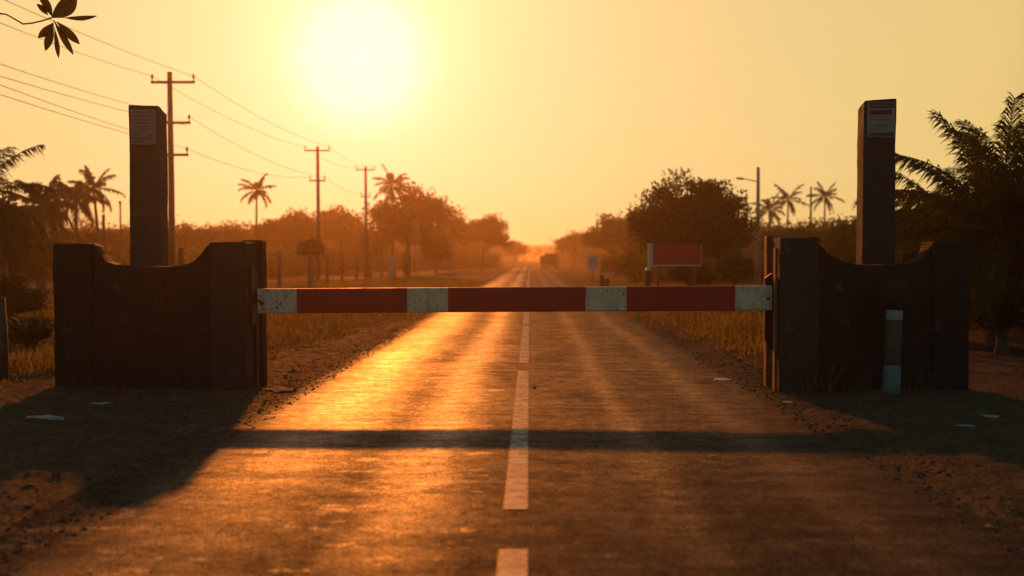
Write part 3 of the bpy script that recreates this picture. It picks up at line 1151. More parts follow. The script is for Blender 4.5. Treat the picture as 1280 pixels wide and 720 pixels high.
# right of the road
blob_tree('leafy_tree', 'big dark dome shaped tree behind the red board', 862, 47, 234, 58, bottom_py=348, mat='leaf_dark', seed=41, group=G_R, leafn=30000, leaf=0.19, nclump=330, clump=0.75,
          extra=((8, 274, 44, 34), (-32, 254, 20, 20), (-14, 228, 8, 14), (18, 242, 26, 15), (46, 264, 20, 22), (60, 294, 16, 32), (-54, 290, 16, 34)))
blob_tree('leafy_tree', 'hazy orange tree right of the road, behind the small grey sign', 766, 112, 258, 38, seed=42, group=G_R, leafn=10000)
blob_tree('leafy_tree', 'palest tree right of the road where it vanishes', 716, 180, 287, 26, seed=43, group=G_R, leafn=3600, leaf=0.42, clump=1.2)
blob_tree('leafy_tree', 'thin loose tree at the edge of the big dark dome', 804, 84, 254, 18, seed=44, group=G_R, leafn=7000)
blob_tree('leafy_tree', 'dark low tree just right of the street light', 968, 66, 276, 30, bottom_py=350, mat='leaf_dark', seed=45, group=G_R, leafn=14000, leaf=0.2)
blob_tree('leafy_tree', 'dark low tree in front of the small palms on the right', 1012, 60, 279, 30, bottom_py=350, mat='leaf_dark', seed=46, group=G_R, leafn=14000, leaf=0.2)
blob_tree('leafy_tree', 'dark low tree against the blackish post', 1058, 52, 272, 32, bottom_py=350, mat='leaf_dark', seed=47, group=G_R, leafn=14000, leaf=0.2)
blob_tree('leafy_tree', 'dark tree filling the gap between the blackish post and the big palms', 1140, 34, 258, 46, bottom_py=366, mat='leaf_dark', seed=48, group=G_R, leafn=12000, leaf=0.26, clump=0.6, nclump=110)
blob_tree('leafy_tree', 'dark tree under the fronds at the right edge', 1228, 24, 272, 66, bottom_py=400, mat='leaf_dark', seed=49, group=G_R, leafn=18000, leaf=0.24, clump=0.5, nclump=150)
blob_tree('roadside_shrub', 'leafy shrub in front of the dark trees beside the street light', 918, 42, 312, 20, bottom_py=356, seed=51, mat='leaf_olive', leafn=2600, leaf=0.2, clump=0.4, cat='shrub', group='shrubs along the right verge')
blob_tree('roadside_shrub', 'sunlit shrub beside the left end of the red board', 792, 64, 308, 17, bottom_py=352, seed=52, mat='leaf_olive', leafn=2600, leaf=0.24, clump=0.45, cat='shrub', group='shrubs along the right verge')
blob_tree('roadside_shrub', 'hazy shrub behind the small grey sign', 768, 88, 318, 20, bottom_py=345, seed=53, mat='leaf_olive', leafn=2200, leaf=0.28, clump=0.5, cat='shrub', group='shrubs along the right verge')
blob_tree('roadside_shrub', 'dark shrub under the right part of the red board', 865, 40, 328, 26, bottom_py=358, seed=54, mat='leaf_dark', leafn=2600, leaf=0.2, clump=0.4, cat='shrub', group='shrubs along the right verge')


G_S = 'shrubs along the right verge'
blob_tree('roadside_shrub', 'dark shrub hiding the foot of the big palm right of the right wall', 1252, 16.2, 335, 44, bottom_py=432, seed=55, mat='leaf_dark', leafn=9000, leaf=0.1, clump=0.24, cat='shrub', group=G_S)
blob_tree('roadside_shrub', 'dark shrub seen just over the curved top of the right wall', 1150, 20, 292, 40, bottom_py=405, seed=56, mat='leaf_dark', leafn=9000, leaf=0.12, clump=0.3, cat='shrub', group=G_S)
blob_tree('roadside_shrub', 'low weedy shrub beside the wooden stake at the left edge', 36, 16.5, 396, 30, bottom_py=436, seed=57, mat='leaf_olive', leafn=5000, leaf=0.08, clump=0.16, cat='shrub', group='shrubs left of the left wall')
blob_tree('roadside_shrub', 'dark shrub below the small palms at the left edge', 6, 24, 345, 46, bottom_py=398, seed=58, mat='leaf_dark', leafn=8000, leaf=0.12, clump=0.3, cat='shrub', group='shrubs left of the left wall')


# far woods: one mass either side and across the end of the road
def woods(name, spans, seed, mat, leaf):
    rng = np.random.default_rng(seed)
    pts = []
    for (pxa, pxb, ya, yb, ta, tb, n) in spans:
        u = rng.uniform(size=n)
        for q in u:
            px = pxa + (pxb - pxa) * q
            Y = ya + (yb - ya) * q + rng.uniform(0, 10)
            top = PZ(ta + (tb - ta) * q, Y, px)
            top *= 0.9 + 0.34 * noise.noise(Vector((px * 0.05, seed, 0))) + 0.2 * noise.noise(Vector((px * 0.4, seed, 3)))
            z = top * rng.uniform(0, 1) ** 0.75
            c = np.array([PX(px, Y), Y, z])
            pts.append(c + rng.normal(size=(14, 3)) * np.array([0.7, 0.7, 0.5]))
    P = np.concatenate(pts)
    P = P[P[:, 2] > 0]
    o = rect_leaves(name, P, leaf, mat, None, rng)
    tag(o, kind='stuff')
    return o


o = woods('undergrowth', [(-40, 330, 62, 80, 312, 312, 1500), (330, 620, 74, 150, 316, 318, 2200)], 63, 'leaf_olive', 0.3)
tag(o, 'hazy undergrowth between the wire fence and the trees', 'undergrowth')
o = woods('undergrowth', [(690, 800, 230, 95, 312, 318, 900), (800, 960, 60, 58, 322, 322, 900)], 64, 'leaf_olive', 0.26)
tag(o, 'hazy undergrowth below the trees right of the road', 'undergrowth')
o = woods('woods', [(-60, 330, 118, 125, 284, 284, 3000), (330, 600, 128, 170, 282, 290, 2600), (590, 650, 190, 330, 290, 306, 800)], 61, 'leaf_olive', 0.42)
tag(o, 'hazy orange mass of far woods behind the trees left of the road', 'woods')
o = woods('woods', [(650, 705, 420, 420, 305, 306, 800), (700, 800, 260, 150, 300, 284, 1200), (790, 1340, 105, 85, 284, 280, 4400)], 62, 'leaf_olive', 0.4)
tag(o, 'dim mass of far woods behind the trees right of the road', 'woods')

# palms
palm('lone thin palm standing clear against the sky near the second utility pole', 321, 238, 74, 1.35, 14, 71, (0.1, 0), nl=18, ll=0.42, tr=0.10, lw=0.15)
palm('palm poking out above the tallest tree left of the road', 490, 232, 90, 1.9, 18, 72, (0, 0), nl=20, ll=0.55, tr=0.13, lw=0.15)
palm('taller of the twin palms above the left end of the left wall, trunk leaning', 117, 236, 62, 1.75, 18, 73, (-0.35, 0), nl=24, ll=0.42, tr=0.11, lw=0.13)
palm('fuller shorter palm just left of the leaning palm above the left wall', 95, 250, 56, 1.65, 22, 74, (0.05, 0), nl=24, ll=0.5, tr=0.12, lw=0.13)
palm('dark shaggy palm left of the twin palms', 52, 258, 44, 1.7, 28, 75, (0, 0), nl=26, ll=0.55, tr=0.12, lw=0.11)
palm('small umbrella shaped young palm with thin trunk at the left edge', 23, 318, 40, 1.25, 22, 76, (0, 0), nl=20, ll=0.45, tr=0.08, lw=0.1, emax=0.8)
palm('small umbrella shaped young palm between the left edge and the left wall', 50, 316, 44, 1.3, 22, 77, (0, 0), nl=20, ll=0.45, tr=0.08, lw=0.1, emax=0.8)
palm('large dark palm at the left edge whose fronds reach into the frame', -34, 250, 23, 1.9, 26, 78, (-0.2, 0), True, nl=40, ll=0.55, tr=0.14, lw=0.035, emin=-0.7, droop=(0.7, 1.3))
palm('small palm farthest left in the row above the right hand low trees', 962, 262, 100, 1.9, 14, 79, nl=20, ll=0.5, tr=0.12, lw=0.16)
palm('middle small palm of the row above the right hand low trees', 985, 250, 104, 2.0, 15, 80, nl=20, ll=0.5, tr=0.12, lw=0.16)
palm('highest small palm of the row above the right hand low trees', 1031, 246, 110, 1.9, 15, 81, nl=20, ll=0.5, tr=0.12, lw=0.16)
palm('big dark coconut palm at the right edge with upright feathery fronds', 1252, 288, 17.5, 2.65, 42, 88, (0.05, 0), True, nl=84, ll=0.52, tr=0.15, lw=0.034, emin=-0.75, emax=1.45, droop=(0.45, 1.0))
palm('lower dark palm between the blackish post and the big palm', 1192, 280, 22, 1.9, 24, 83, (0, 0), True, nl=60, ll=0.65, tr=0.12, lw=0.04, emin=-0.6, emax=1.2, droop=(0.6, 1.4))

palm('dark palm cut by the right edge behind the big feathery palm', 1300, 276, 20, 2.5, 34, 89, (0, 0), True, nl=70, ll=0.5, tr=0.13, lw=0.042, emin=-0.5, emax=1.3, droop=(0.5, 1.2))

# ------------------------------------------------------------------ wire fence on the left
XF = -12.0
fb = Vector((XF, 40, 0))
fe = thing('wire_fence', 'long wire fence on dark and pale posts left of the road', 'fence', fb)
yy = [34.0, 38.5, 43.0, 47.5, 54.0, 58.8, 63.5, 68.8, 75, 80.5, 87, 95, 104, 114, 126, 139, 152, 166, 182, 199]
pale = {87: 0.24, 139: 0.2, 166: 0.2, 199: 0.2}
for q in yy:
    z = gz(XF, q)
    m = MB(fb)
    r = pale.get(q, 0.09)
    if q in pale:
        m.box(XF - r * 1.4, XF + r * 1.4, q - r, q + r, z - 0.2, z + 1.85)
        m.build('post', 'pole_concrete', fe, bevel=0.03)
    else:
        m.tube([(XF, q, z - 0.2), (XF + 0.02, q, z + 1.85)], [r * 1.15, r], 6)
        m.build('post', 'pole_wood', fe)
for hz in (0.3, 0.7, 1.1, 1.5, 1.68):
    m = MB(fb)
    m.tube([(XF, q, gz(XF, q) + hz + 0.02 * noise.noise(Vector((q, hz, 0)))) for q in yy], 0.012, 4)
    m.build('wire', 'wire_black', fe)

# tall pale sign panel behind the fence
Y = 84
b = Vector((PX(520, Y), Y, 0)); b.z = gz(b.x, Y)
t = thing('roadside_banner', 'tall narrow pale panel on a pole before the tallest left tree', 'sign', b)
m = MB(); m.tube([(0, 0, -0.1), (0, 0, PZ(274, Y, 520))], 0.06, 6); m.build('pole', 'pole_concrete', t)
m = MB(); m.box(-0.3, 0.3, -0.12, -0.07, PZ(307, Y, 520), PZ(275, Y, 520)); m.build('panel', 'faded_panel', t, bevel=0.01)

# thin masts on the left skyline
for px, pt, Y, lab in ((151, 257, 70, 'taller thin mast rising from the low trees by the brown post'), (130, 274, 60, 'short thick stub pole near the end of the left wall')):
    b = Vector((PX(px, Y), Y, 0)); b.z = gz(b.x, Y)
    m = MB(); m.tube([(0, 0, -0.1), (0, 0, PZ(pt, Y, px))], [0.1, 0.06 if pt < 270 else 0.1], 6)
    m.lathe([(0.05, 0), (0.1, 0.05), (0.1, 0.2), (0.04, 0.25)], 8, (0, 0, PZ(pt, Y, px) - 0.05))
    o = m.build('thin_mast', 'pole_wood'); o.location = b
    tag(o, lab, 'mast', 'thin masts on the skyline')
Y = 90
b = Vector((PX(1013, Y), Y, 0)); b.z = gz(b.x, Y)
m = MB(); m.tube([(0, 0, -0.1), (0, 0, PZ(234, Y, 1013))], [0.13, 0.08], 6)
m.box(-0.45, 0.45, -0.05, 0.05, PZ(246, Y, 1013) - 0.05, PZ(246, Y, 1013) + 0.05)
o = m.build('thin_mast', 'pole_wood'); o.location = b
tag(o, 'thin mast standing between the small palms on the right', 'mast', 'thin masts on the skyline')

# ------------------------------------------------------------------ red board
Y = 34
x0, x1 = PX(816, Y), PX(876, Y)
xs0 = PX(810, Y)
z0, z1 = PZ(333, Y, 840), PZ(305, Y, 840)
b = Vector(((x0 + x1) / 2, Y, gz((x0 + x1) / 2, Y)))
t = thing('roadside_board', 'blank red roadside board with pale edge before the big dark tree', 'billboard', b)
m = MB(b); m.box(x0, x1, Y - 0.03, Y + 0.04, z0 + 0.06, z1); m.build('panel', 'sign_red', t, bevel=0.006)
m = MB(b); m.box(xs0, x0 - 0.004, Y - 0.05, Y + 0.04, z0 - 0.02, z1 + 0.02); m.build('side_strip', 'sign_white', t, bevel=0.006)
m = MB(b); m.box(x0, x1 + 0.018, Y - 0.045, Y + 0.03, z0 + 0.01, z0 + 0.055); m.build('bottom_rail', 'sign_white', t, bevel=0.006)
m = MB(b); m.box(x1 + 0.003, x1 + 0.02, Y - 0.04, Y + 0.03, z0 + 0.058, z1); m.build('edge_trim', 'sign_grey', t, bevel=0.004)
for u in (0.12, 0.88):
    m = MB(b)
    xx = x0 + (x1 - x0) * u
    m.tube([(xx, Y + 0.1, -0.1), (xx, Y + 0.1, z1 - 0.1)], 0.05, 8)
    m.build('support_post', 'pole_wood', t)

# black bollard with pale cap, dark stubs, small grey sign
Y = 32.5
b = Vector((PX(810, Y), Y, 0)); b.z = gz(b.x, Y)
t = thing('roadside_bollard', 'black bollard with rounded pale cap below the red board', 'bollard', b)
zt = PZ(339, Y, 810) - b.z
m = MB(); m.lathe([(0.11, -0.1), (0.11, zt)], 14); m.build('post', 'black_plastic', t, True)
m = MB(); m.lathe([(0.115, zt + 0.002), (0.11, zt + 0.05), (0.07, zt + 0.1), (0.02, zt + 0.115)], 14); m.build('cap', 'pale_plastic', t, True)
for px, pt, r, lab in ((752.5, 343, 0.1, 'taller dark tree stump below the small grey sign'), (759, 348, 0.11, 'shorter dark tree stump below the small grey sign')):
    Y = 36
    b = Vector((PX(px, Y), Y, 0)); b.z = gz(b.x, Y)
    m = MB()
    zt = PZ(pt, Y, px) - b.z
    m.tube([(0, 0, -0.1), (0.02, 0, zt * 0.5), (-0.01, 0, zt)], [r * 1.5, r, r * 0.7], 9)
    o = m.build('wood_stump', 'trunk_bark', None, True); o.location = b
    tag(o, lab, 'stump', 'stumps on the right verge')
Y = 62
b = Vector((PX(741, Y), Y, 0)); b.z = gz(b.x, Y)
t = thing('road_sign', 'small grey square sign with dark patch on the right verge', 'sign', b)
z0, z1 = PZ(337, Y, 741) - b.z, PZ(319, Y, 741) - b.z
m = MB(); m.box(-0.32, 0.32, -0.05, -0.02, z0, z1); m.build('panel', 'sign_white', t, bevel=0.006)
m = MB(); m.box(-0.24, 0.24, -0.058, -0.0505, z0 + 0.16, z1 - 0.14); m.build('picture', 'sign_grey', t)
m = MB(); m.tube([(0, 0, -0.1), (0, 0, z1 - 0.05)], 0.03, 8); m.build('post', 'pole_wood', t)

# ------------------------------------------------------------------ truck far down the road
Y = 152
b = Vector((PX(685, Y), Y, 0.02))
t = thing('flatbed_truck', 'dark truck seen from behind far down the hazy road', 'truck', b, None, R(-7))
m = MB(); m.box(-1.22, 1.22, 0, 4.6, 0.75, 0.95); m.box(-1.22, 1.22, 0, 0.08, 0.95, 1.95); m.box(-1.22, -1.14, 0.08, 4.6, 0.95, 1.95); m.box(1.14, 1.22, 0.08, 4.6, 0.95, 1.95)
m.build('cargo_bed', 'truck_paint', t, bevel=0.02)
m = MB(); m.box(-1.05, 1.1, 4.75, 6.5, 0.6, 1.5); m.box(-1.0, 1.05, 4.78, 6.2, 1.5, 2.35); cab = m.build('cab', 'truck_paint', t, bevel=0.06)
m = MB(); m.box(-0.7, 0.75, 4.765, 4.776, 1.6, 2.2); m.build('rear_window', 'window_glass', cab)
m = MB(); m.box(-0.95, 0.95, 0.5, 4.6, 0.1, 2.2) if False else m.box(-1.1, 1.1, 0.12, 4.55, 0.96, 1.8); m.build('load', 'slab_dark', t, bevel=0.08)
for sx in (-1, 1):
    for wy in (1.1, 5.6):
        m = MB()
        m.tube([(sx * 1.18 - sx * 0.3, wy, 0.48), (sx * 1.18, wy, 0.48)], 0.48, 18)
        w = m.build('wheel', 'rubber', t)
        m = MB(); m.tube([(sx * 1.18, wy, 0.48), (sx * 1.195, wy, 0.48)], 0.24, 12); m.build('rim', 'sign_grey', w)
    m = MB(); m.box(sx * 0.95 - 0.12, sx * 0.95 + 0.12, -0.045, -0.004, 0.6, 0.72); m.build('tail_lamp', 'lamp_red', t)
m = MB(); m.box(-1.15, 1.15, -0.03, 0.04, 0.45, 0.57); m.build('bumper', 'dark_steel', t, bevel=0.01)


# ------------------------------------------------------------------ leafy branch hanging in at the top left
YL = 10.4
tb = Vector((-9.2, YL + 0.4, 0)); tb.z = gz(tb.x, tb.y)
lt = thing('broadleaf_tree', 'twig with a whorl of dark oval leaves hanging in at the top left corner', 'tree', tb)
m = MB(tb)
n0 = at(65, 22, YL)
tw = [at(0, 17, YL), at(8, 18, YL), at(17, 23, YL), at(29, 30, YL), at(40, 29, YL), at(53, 26, YL), n0]
m.tube([tb + Vector((0, 0, -0.2)), tb + Vector((0.1, 0, 1.6)), tb + Vector((0.3, 0, 3.2)), tb + Vector((0.2, 0.1, 5.0))], [0.26, 0.2, 0.17, 0.08], 10)
m.build('trunk', 'trunk_bark', lt, True)
m = MB(tb)
m.tube([tb + Vector((0.3, 0, 3.1)), tb + Vector((1.4, -0.2, 3.6)), tb + Vector((2.6, -0.3, 3.75)), tw[0] + Vector((-0.9, 0, 0.18)), tw[0]] + tw[1:], [0.1, 0.07, 0.045, 0.018, 0.009, 0.008, 0.008, 0.0085, 0.008, 0.008, 0.009], 7)
m.build('branch', 'trunk_bark', lt, True)


def leaf(p0, p1, wpx, depth, tilt, shape=0.6):
    a = at(*p0, YL)
    b = at(*p1, YL) + Vector((0, depth, 0))
    b = Vector((0, 0, H)) + (b - Vector((0, 0, H)))
    d = b - a
    L = d.length
    dn = d.normalized()
    s = dn.cross(Vector((0, 1, 0))).normalized()
    nrm = s.cross(dn).normalized()
    s = (s * math.cos(tilt) + nrm * math.sin(tilt)).normalized()
    nrm = s.cross(dn).normalized()
    w = wpx * YL / F / 2
    m = MB(tb)
    n = 10
    vs, fs = [], []
    for i in range(n + 1):
        u = i / n
        hw = w * (math.sin(math.pi * u ** (0.5 + shape)) ** 0.85 if 0 < u < 1 else 0.06)
        c = a + d * u + nrm * (0.06 * L * math.sin(math.pi * u))
        for k in (-1, 0, 1):
            vs.append(c + s * hw * k + nrm * (abs(k) * hw * 0.28))
    for i in range(n):
        for k in range(2):
            fs.append((i * 3 + k, i * 3 + k + 1, (i + 1) * 3 + k + 1, (i + 1) * 3 + k))
    m.add(vs, fs)
    m.tube([a, a + d * 0.5 + nrm * 0.055 * L, b], [0.004, 0.003, 0.001], 4)
    m.build('leaf', 'near_leaf', lt, True)


leaf((65, 22), (92, -14), 27, 0.05, 0.25, 0.45)
leaf((80, 22), (120, 19), 7, 0.03, 0.3, 0.55)
leaf((65, 20), (47, -9), 13, -0.05, 0.5, 0.4)
leaf((60, 19), (48, 6), 8, -0.04, 0.3, 0.6)
leaf((67, 28), (51, 49), 10, -0.06, 0.2, 0.7)
leaf((67, 30), (55, 63), 10, 0.03, 0.5, 0.75)
leaf((68, 34), (71, 72), 6, 0.04, 0.35, 0.8)
leaf((67, 25), (93, 69), 8, -0.02, 0.35, 0.7)
leaf((71, 27), (97, 54), 10.5, 0.05, 0.15, 0.6)
m = MB(tb)
m.tube([n0, at(80, 22, YL)], [0.005, 0.004], 5)
m.build('leaf_stalk', 'trunk_bark', lt)


# ------------------------------------------------------------------ grass, gravel, weeds, litter
def blades(name, pts, hts, mat, rng, wide=0.012):
    n = len(pts)
    th = rng.uniform(0, 2 * math.pi, n)
    lean = rng.uniform(0.15, 1.3, n)
    dx, dy = np.cos(th), np.sin(th)
    wx, wy = -dy * wide, dx * wide
    v = np.empty((n, 5, 3))
    for i, (u, k, s) in enumerate(((0, 1, 0), (0, -1, 0), (0.55, 0.75, 1), (0.55, -0.75, 1), (1, 0, 2))):
        out = lean * hts * u ** 1.8
        v[:, i, 0] = pts[:, 0] + dx * out + wx * k
        v[:, i, 1] = pts[:, 1] + dy * out + wy * k
        v[:, i, 2] = pts[:, 2] + hts * u * (1 - 0.25 * lean * u)
    me = bpy.data.meshes.new(name)
    me.vertices.add(5 * n)
    me.vertices.foreach_set('co', v.reshape(-1).astype(np.float32))
    base = np.arange(n, dtype=np.int32)[:, None] * 5
    loops = (base + np.array([0, 1, 3, 2, 2, 3, 4], dtype=np.int32)).reshape(-1)
    me.loops.add(7 * n)
    me.loops.foreach_set('vertex_index', loops)
    me.polygons.add(2 * n)
    st = (np.arange(n, dtype=np.int32)[:, None] * 7 + np.array([0, 4], dtype=np.int32)).reshape(-1)
    me.polygons.foreach_set('loop_start', st)
    me.update(calc_edges=True)
    o = link(name, me, mat)
    tag(o, kind='stuff')
    return o


def grass_points(rng, n, sgn, xlim, ylim, fn):
    out, hh = [], []
    while len(out) < n:
        Y = ylim[0] + (ylim[1] - ylim[0]) * rng.uniform() ** 1.9
        X = xlim[0] + (xlim[1] - xlim[0]) * rng.uniform() ** 1.25
        d = fn(X, Y)
        cl = noise.noise(Vector((sgn * X * 0.8, Y * 0.8, 4))) * 0.5 + noise.noise(Vector((sgn * X * 2.7, Y * 2.7, 7))) * 0.4
        if d + cl < 0.35 * rng.uniform(0.3, 1.3):
            continue
        x = sgn * X + bend(Y)
        out.append((x, Y, gz(x, Y) - 0.01))
        hh.append(max(0.06, (0.07 + 0.12 * cl + 0.11 * min(1, max(0, d))) * rng.uniform(0.4, 1.7)) * (0.5 if Y < 13 else 0.9))
    return np.array(out), np.array(hh)


def d_left(X, Y):
    if Y < 13.2:
        return (X - 6.2) * 0.7 - (0.0 if Y > 11 else (11 - Y) * 0.6)
    e = 2.85 + max(0, 26 - Y) * 0.115
    return (X - e) * 0.9


def d_right(X, Y):
    e = 2.8 + max(0, 26 - Y) * 0.045
    if Y < 12.8 or (X > 5.2 and Y < 22):
        return -2
    return (X - e) * 0.8


rng = np.random.default_rng(5)
P, hh = grass_points(rng, 70000, -1, (2.75, 16), (10.5, 70), d_left)
blades('grass', P, hh, 'dry_grass', rng)
P, hh = grass_points(rng, 62000, 1, (2.75, 16), (12.8, 70), d_right)
blades('grass', P, hh, 'dry_grass', rng)

# sparse weeds and dead stalks at the foot of the right wall
def weed_tuft(px, Y, n, hgt, lab, seed):
    rnd = random.Random(seed)
    b = Vector((PX(px, Y), Y, 0)); b.z = gz(b.x, Y) - 0.01
    m = MB()
    for k in range(n):
        a = rnd.uniform(0, 6.28)
        L = hgt * rnd.uniform(0.4, 1.1)
        ln = rnd.uniform(0.1, 0.75)
        r0 = rnd.uniform(0, 0.1)
        p = Vector((math.cos(a) * r0, math.sin(a) * r0 * 0.6, 0))
        d = Vector((math.cos(a) * ln, math.sin(a) * ln * 0.6, 1))
        pts = [p, p + d * L * 0.5, p + d * L * 0.8 + Vector((0, 0, -0.06 * L)) + Vector((rnd.uniform(-.05, .05), 0, 0)), p + d * L + Vector((math.cos(a) * 0.15 * L, 0, -0.25 * L))]
        m.tube(pts, [0.0035, 0.003, 0.0022, 0.001], 3)
    o = m.build('dry_weed', 'straw'); o.location = b
    tag(o, lab, 'weed', 'dry weeds at the gate walls')


weed_tuft(1012, D0 - 0.12, 12, 0.42, 'tuft of dry stalks at the lane side pillar of the right wall', 1)
weed_tuft(1036, D0 - 0.1, 16, 0.5, 'taller tuft of dry stalks left of the striped marker post', 2)
weed_tuft(1066, D0 - 0.1, 18, 0.36, 'dense tuft of dry stalks under the panel of the right wall', 3)
weed_tuft(1090, D0 - 0.1, 14, 0.3, 'low tuft of dry stalks touching the left of the striped marker post', 4)
weed_tuft(1136, D0 - 0.12, 16, 0.4, 'tuft of dry stalks right of the striped marker post', 5)
weed_tuft(1160, D0 - 0.12, 10, 0.3, 'thin tuft of dry stalks at the outer pillar of the right wall', 6)
weed_tuft(150, D0 - 0.15, 14, 0.12, 'very low flattened dry weeds along the foot of the left wall', 7)

# dead creeper on the curve of the right wall
rnd = random.Random(12)
m = MB()
cb = Vector((X0(1160), D0 + 0.1, Z0(318)))
for k in range(26):
    p = Vector((rnd.uniform(-0.16, 0.06), rnd.uniform(-0.03, 0.2), rnd.uniform(-0.08, 0.1)))
    p.z += max(0, p.x + 0.1) * 0.7
    d = Vector((rnd.uniform(-1, 1), rnd.uniform(-0.5, 0.5), rnd.uniform(-0.3, 1))).normalized() * rnd.uniform(0.05, 0.14)
    m.tube([p, p + d * 0.5 + Vector((0, 0, 0.015)), p + d], [0.004, 0.003, 0.001], 3)
o = m.build('dead_creeper', 'straw'); o.location = cb
tag(o, 'dry tangle of dead creeper on the curved top of the right wall', 'creeper')


# gravel: crumbs of dirt and pebbles on the verges and thinly over the road
def pebbles(name, n, seed, fn, mat):
    rng = np.random.default_rng(seed)
    V, Fc = [], []
    ico = [(0, 0, 1), (0.894, 0, 0.447), (0.276, 0.851, 0.447), (-0.724, 0.526, 0.447), (-0.724, -0.526, 0.447), (0.276, -0.851, 0.447)]
    tri = [(0, 1, 2), (0, 2, 3), (0, 3, 4), (0, 4, 5), (0, 5, 1)]
    low = [(0.9, 0.3, -0.3), (0.2, 0.95, -0.3), (-0.9, 0.4, -0.3), (-0.7, -0.6, -0.3), (0.4, -0.9, -0.3)]
    tri2 = []
    for i in range(5):
        j = (i + 1) % 5
        tri2 += [(1 + i, 6 + i, 1 + j), (1 + j, 6 + i, 6 + j)]
    tpl = np.array(ico + low)
    faces = np.array(tri + tri2)
    k = 0
    while k < n:
        x, y, s = fn(rng)
        z = max(gz(x, y), road_z(x - bend(y), y) if abs(x) < 3.1 else -9)
        q = tpl * (s * rng.uniform(0.5, 1.2, size=(1, 3)) * np.array([1, 1, 0.62])) * rng.uniform(0.75, 1.25, size=(11, 1))
        a = rng.uniform(0, 6.28)
        c, sn = math.cos(a), math.sin(a)
        q = np.stack([q[:, 0] * c - q[:, 1] * sn + x, q[:, 0] * sn + q[:, 1] * c + y, q[:, 2] + z + s * 0.1], 1)
        V.append(q)
        Fc.append(faces + 11 * k)
        k += 1
    me = bpy.data.meshes.new(name)
    me.from_pydata(np.concatenate(V).tolist(), [], np.concatenate(Fc).tolist())
    o = link(name, me, mat)
    tag(o, kind='stuff')


def verge(rng):
    sg = -1 if rng.uniform() < 0.5 else 1
    y = 4.2 + 18 * rng.uniform() ** 1.4
    x = sg * (2.55 + abs(rng.normal()) * 1.5)
    s = 0.006 + 0.012 * rng.uniform() ** 3 + (0.02 if rng.uniform() < 0.012 else 0)
    return x, y, s


def clod(rng):
    sg = -1 if rng.uniform() < 0.5 else 1
    y = 4.6 + 19 * rng.uniform() ** 1.3
    x = sg * (2.62 + abs(rng.normal()) * (0.45 if rng.uniform() < 0.6 else 2.2))
    s = 0.006 + 0.02 * rng.uniform() ** 3
    return x, y, s


def onroad(rng):
    y = 4.2 + 14 * rng.uniform() ** 1.3
    x = rng.uniform(-2.7, 2.7)
    return x, y, 0.003 + 0.006 * rng.uniform() ** 4


pebbles('gravel', 5000, 91, verge, 'stone')
pebbles('dirt_clods', 6000, 93, clod, 'dirt_ground')
pebbles('gravel', 1500, 92, onroad, 'stone')


def debris(n, seed):
    rng = np.random.default_rng(seed)
    P = []
    for k in range(n):
        sg = -1 if rng.uniform() < 0.5 else 1
        y = 5 + 19 * rng.uniform() ** 1.3
        x = sg * (2.75 + abs(rng.normal()) * 2.0)
        P.append((x, y, gz(x, y) + 0.012))
    o = rect_leaves('leaf_litter', np.array(P), 0.055, 'straw', None, rng, 0.4, 0.0)
    me = o.data
    v = np.empty(len(me.vertices) * 3, dtype=np.float32)
    me.vertices.foreach_get('co', v)
    v = v.reshape(-1, 4, 3)
    c = v.mean(axis=1, keepdims=True)
    d = v - c
    d[:, :, 2] *= 0.35
    v = c + d
    me.vertices.foreach_set('co', v.reshape(-1))
    me.update()
    tag(o, kind='stuff')


debris(4500, 44)


def flat_piece(name, px, py, wx, wy, hgt, mat, label, cat, seed, group=None, crumple=0.6):
    rnd = random.Random(seed)
    d = ray(px, py)
    tt = -H / d.z
    p = Vector((0, 0, H)) + d * tt
    p.z = max(gz(p.x, p.y), road_z(p.x, p.y) if abs(p.x) < 3.05 else -9) - 0.004
    n = 12
    m = MB()
    top, mid, bot = [], [], []
    for k in range(n):
        a = 2 * math.pi * k / n
        r = rnd.uniform(0.75, 1.15)
        x, y = math.cos(a) * wx * r, math.sin(a) * wy * r
        bot.append((x, y, -0.01))
        top.append((x * 0.9, y * 0.9, hgt * rnd.uniform(1 - crumple, 1)))
    m.add(bot + top + [(rnd.uniform(-.2, .2) * wx, 0, hgt * 1.05)], [(k, (k + 1) % n, n + (k + 1) % n, n + k) for k in range(n)] + [(n + k, n + (k + 1) % n, 2 * n) for k in range(n)] + [tuple(range(n - 1, -1, -1))])
    o = m.build(name, mat)
    o.location = p
    tag(o, label, cat, group)


flat_piece('flat_stone', 349, 490, 0.22, 0.16, 0.05, 'slab_dark', 'dark flat stone at the road side corner of the left wall', 'stone', 1)
flat_piece('paper_scrap', 903, 475, 0.13, 0.12, 0.02, 'litter_paper', 'pale flat scrap on the right verge near the barrier shadow', 'litter', 2, 'litter on the verges')
flat_piece('paper_scrap', 985, 503, 0.06, 0.05, 0.015, 'litter_paper', 'tiny pale scrap before the lane side foot of the right wall', 'litter', 3, 'litter on the verges')
flat_piece('paper_scrap', 55, 527, 0.24, 0.09, 0.02, 'litter_paper', 'long crumpled pale scrap in the shade at the left edge', 'litter', 4, 'litter on the verges')
flat_piece('paper_scrap', 118, 505, 0.22, 0.06, 0.012, 'litter_paper', 'thin pale scrap in the shade close before the left wall', 'litter', 5, 'litter on the verges')
flat_piece('paper_scrap', 1232, 524, 0.13, 0.06, 0.014, 'litter_paper', 'right one of two pale scraps in the shade at the right edge', 'litter', 6, 'litter on the verges')
flat_piece('paper_scrap', 1205, 533, 0.1, 0.05, 0.012, 'litter_paper', 'left one of two pale scraps in the shade at the right edge', 'litter', 7, 'litter on the verges')
flat_piece('flat_stone', 668, 487, 0.03, 0.03, 0.025, 'stone', 'small pale pebble on the road right of the centre line', 'stone', 8)

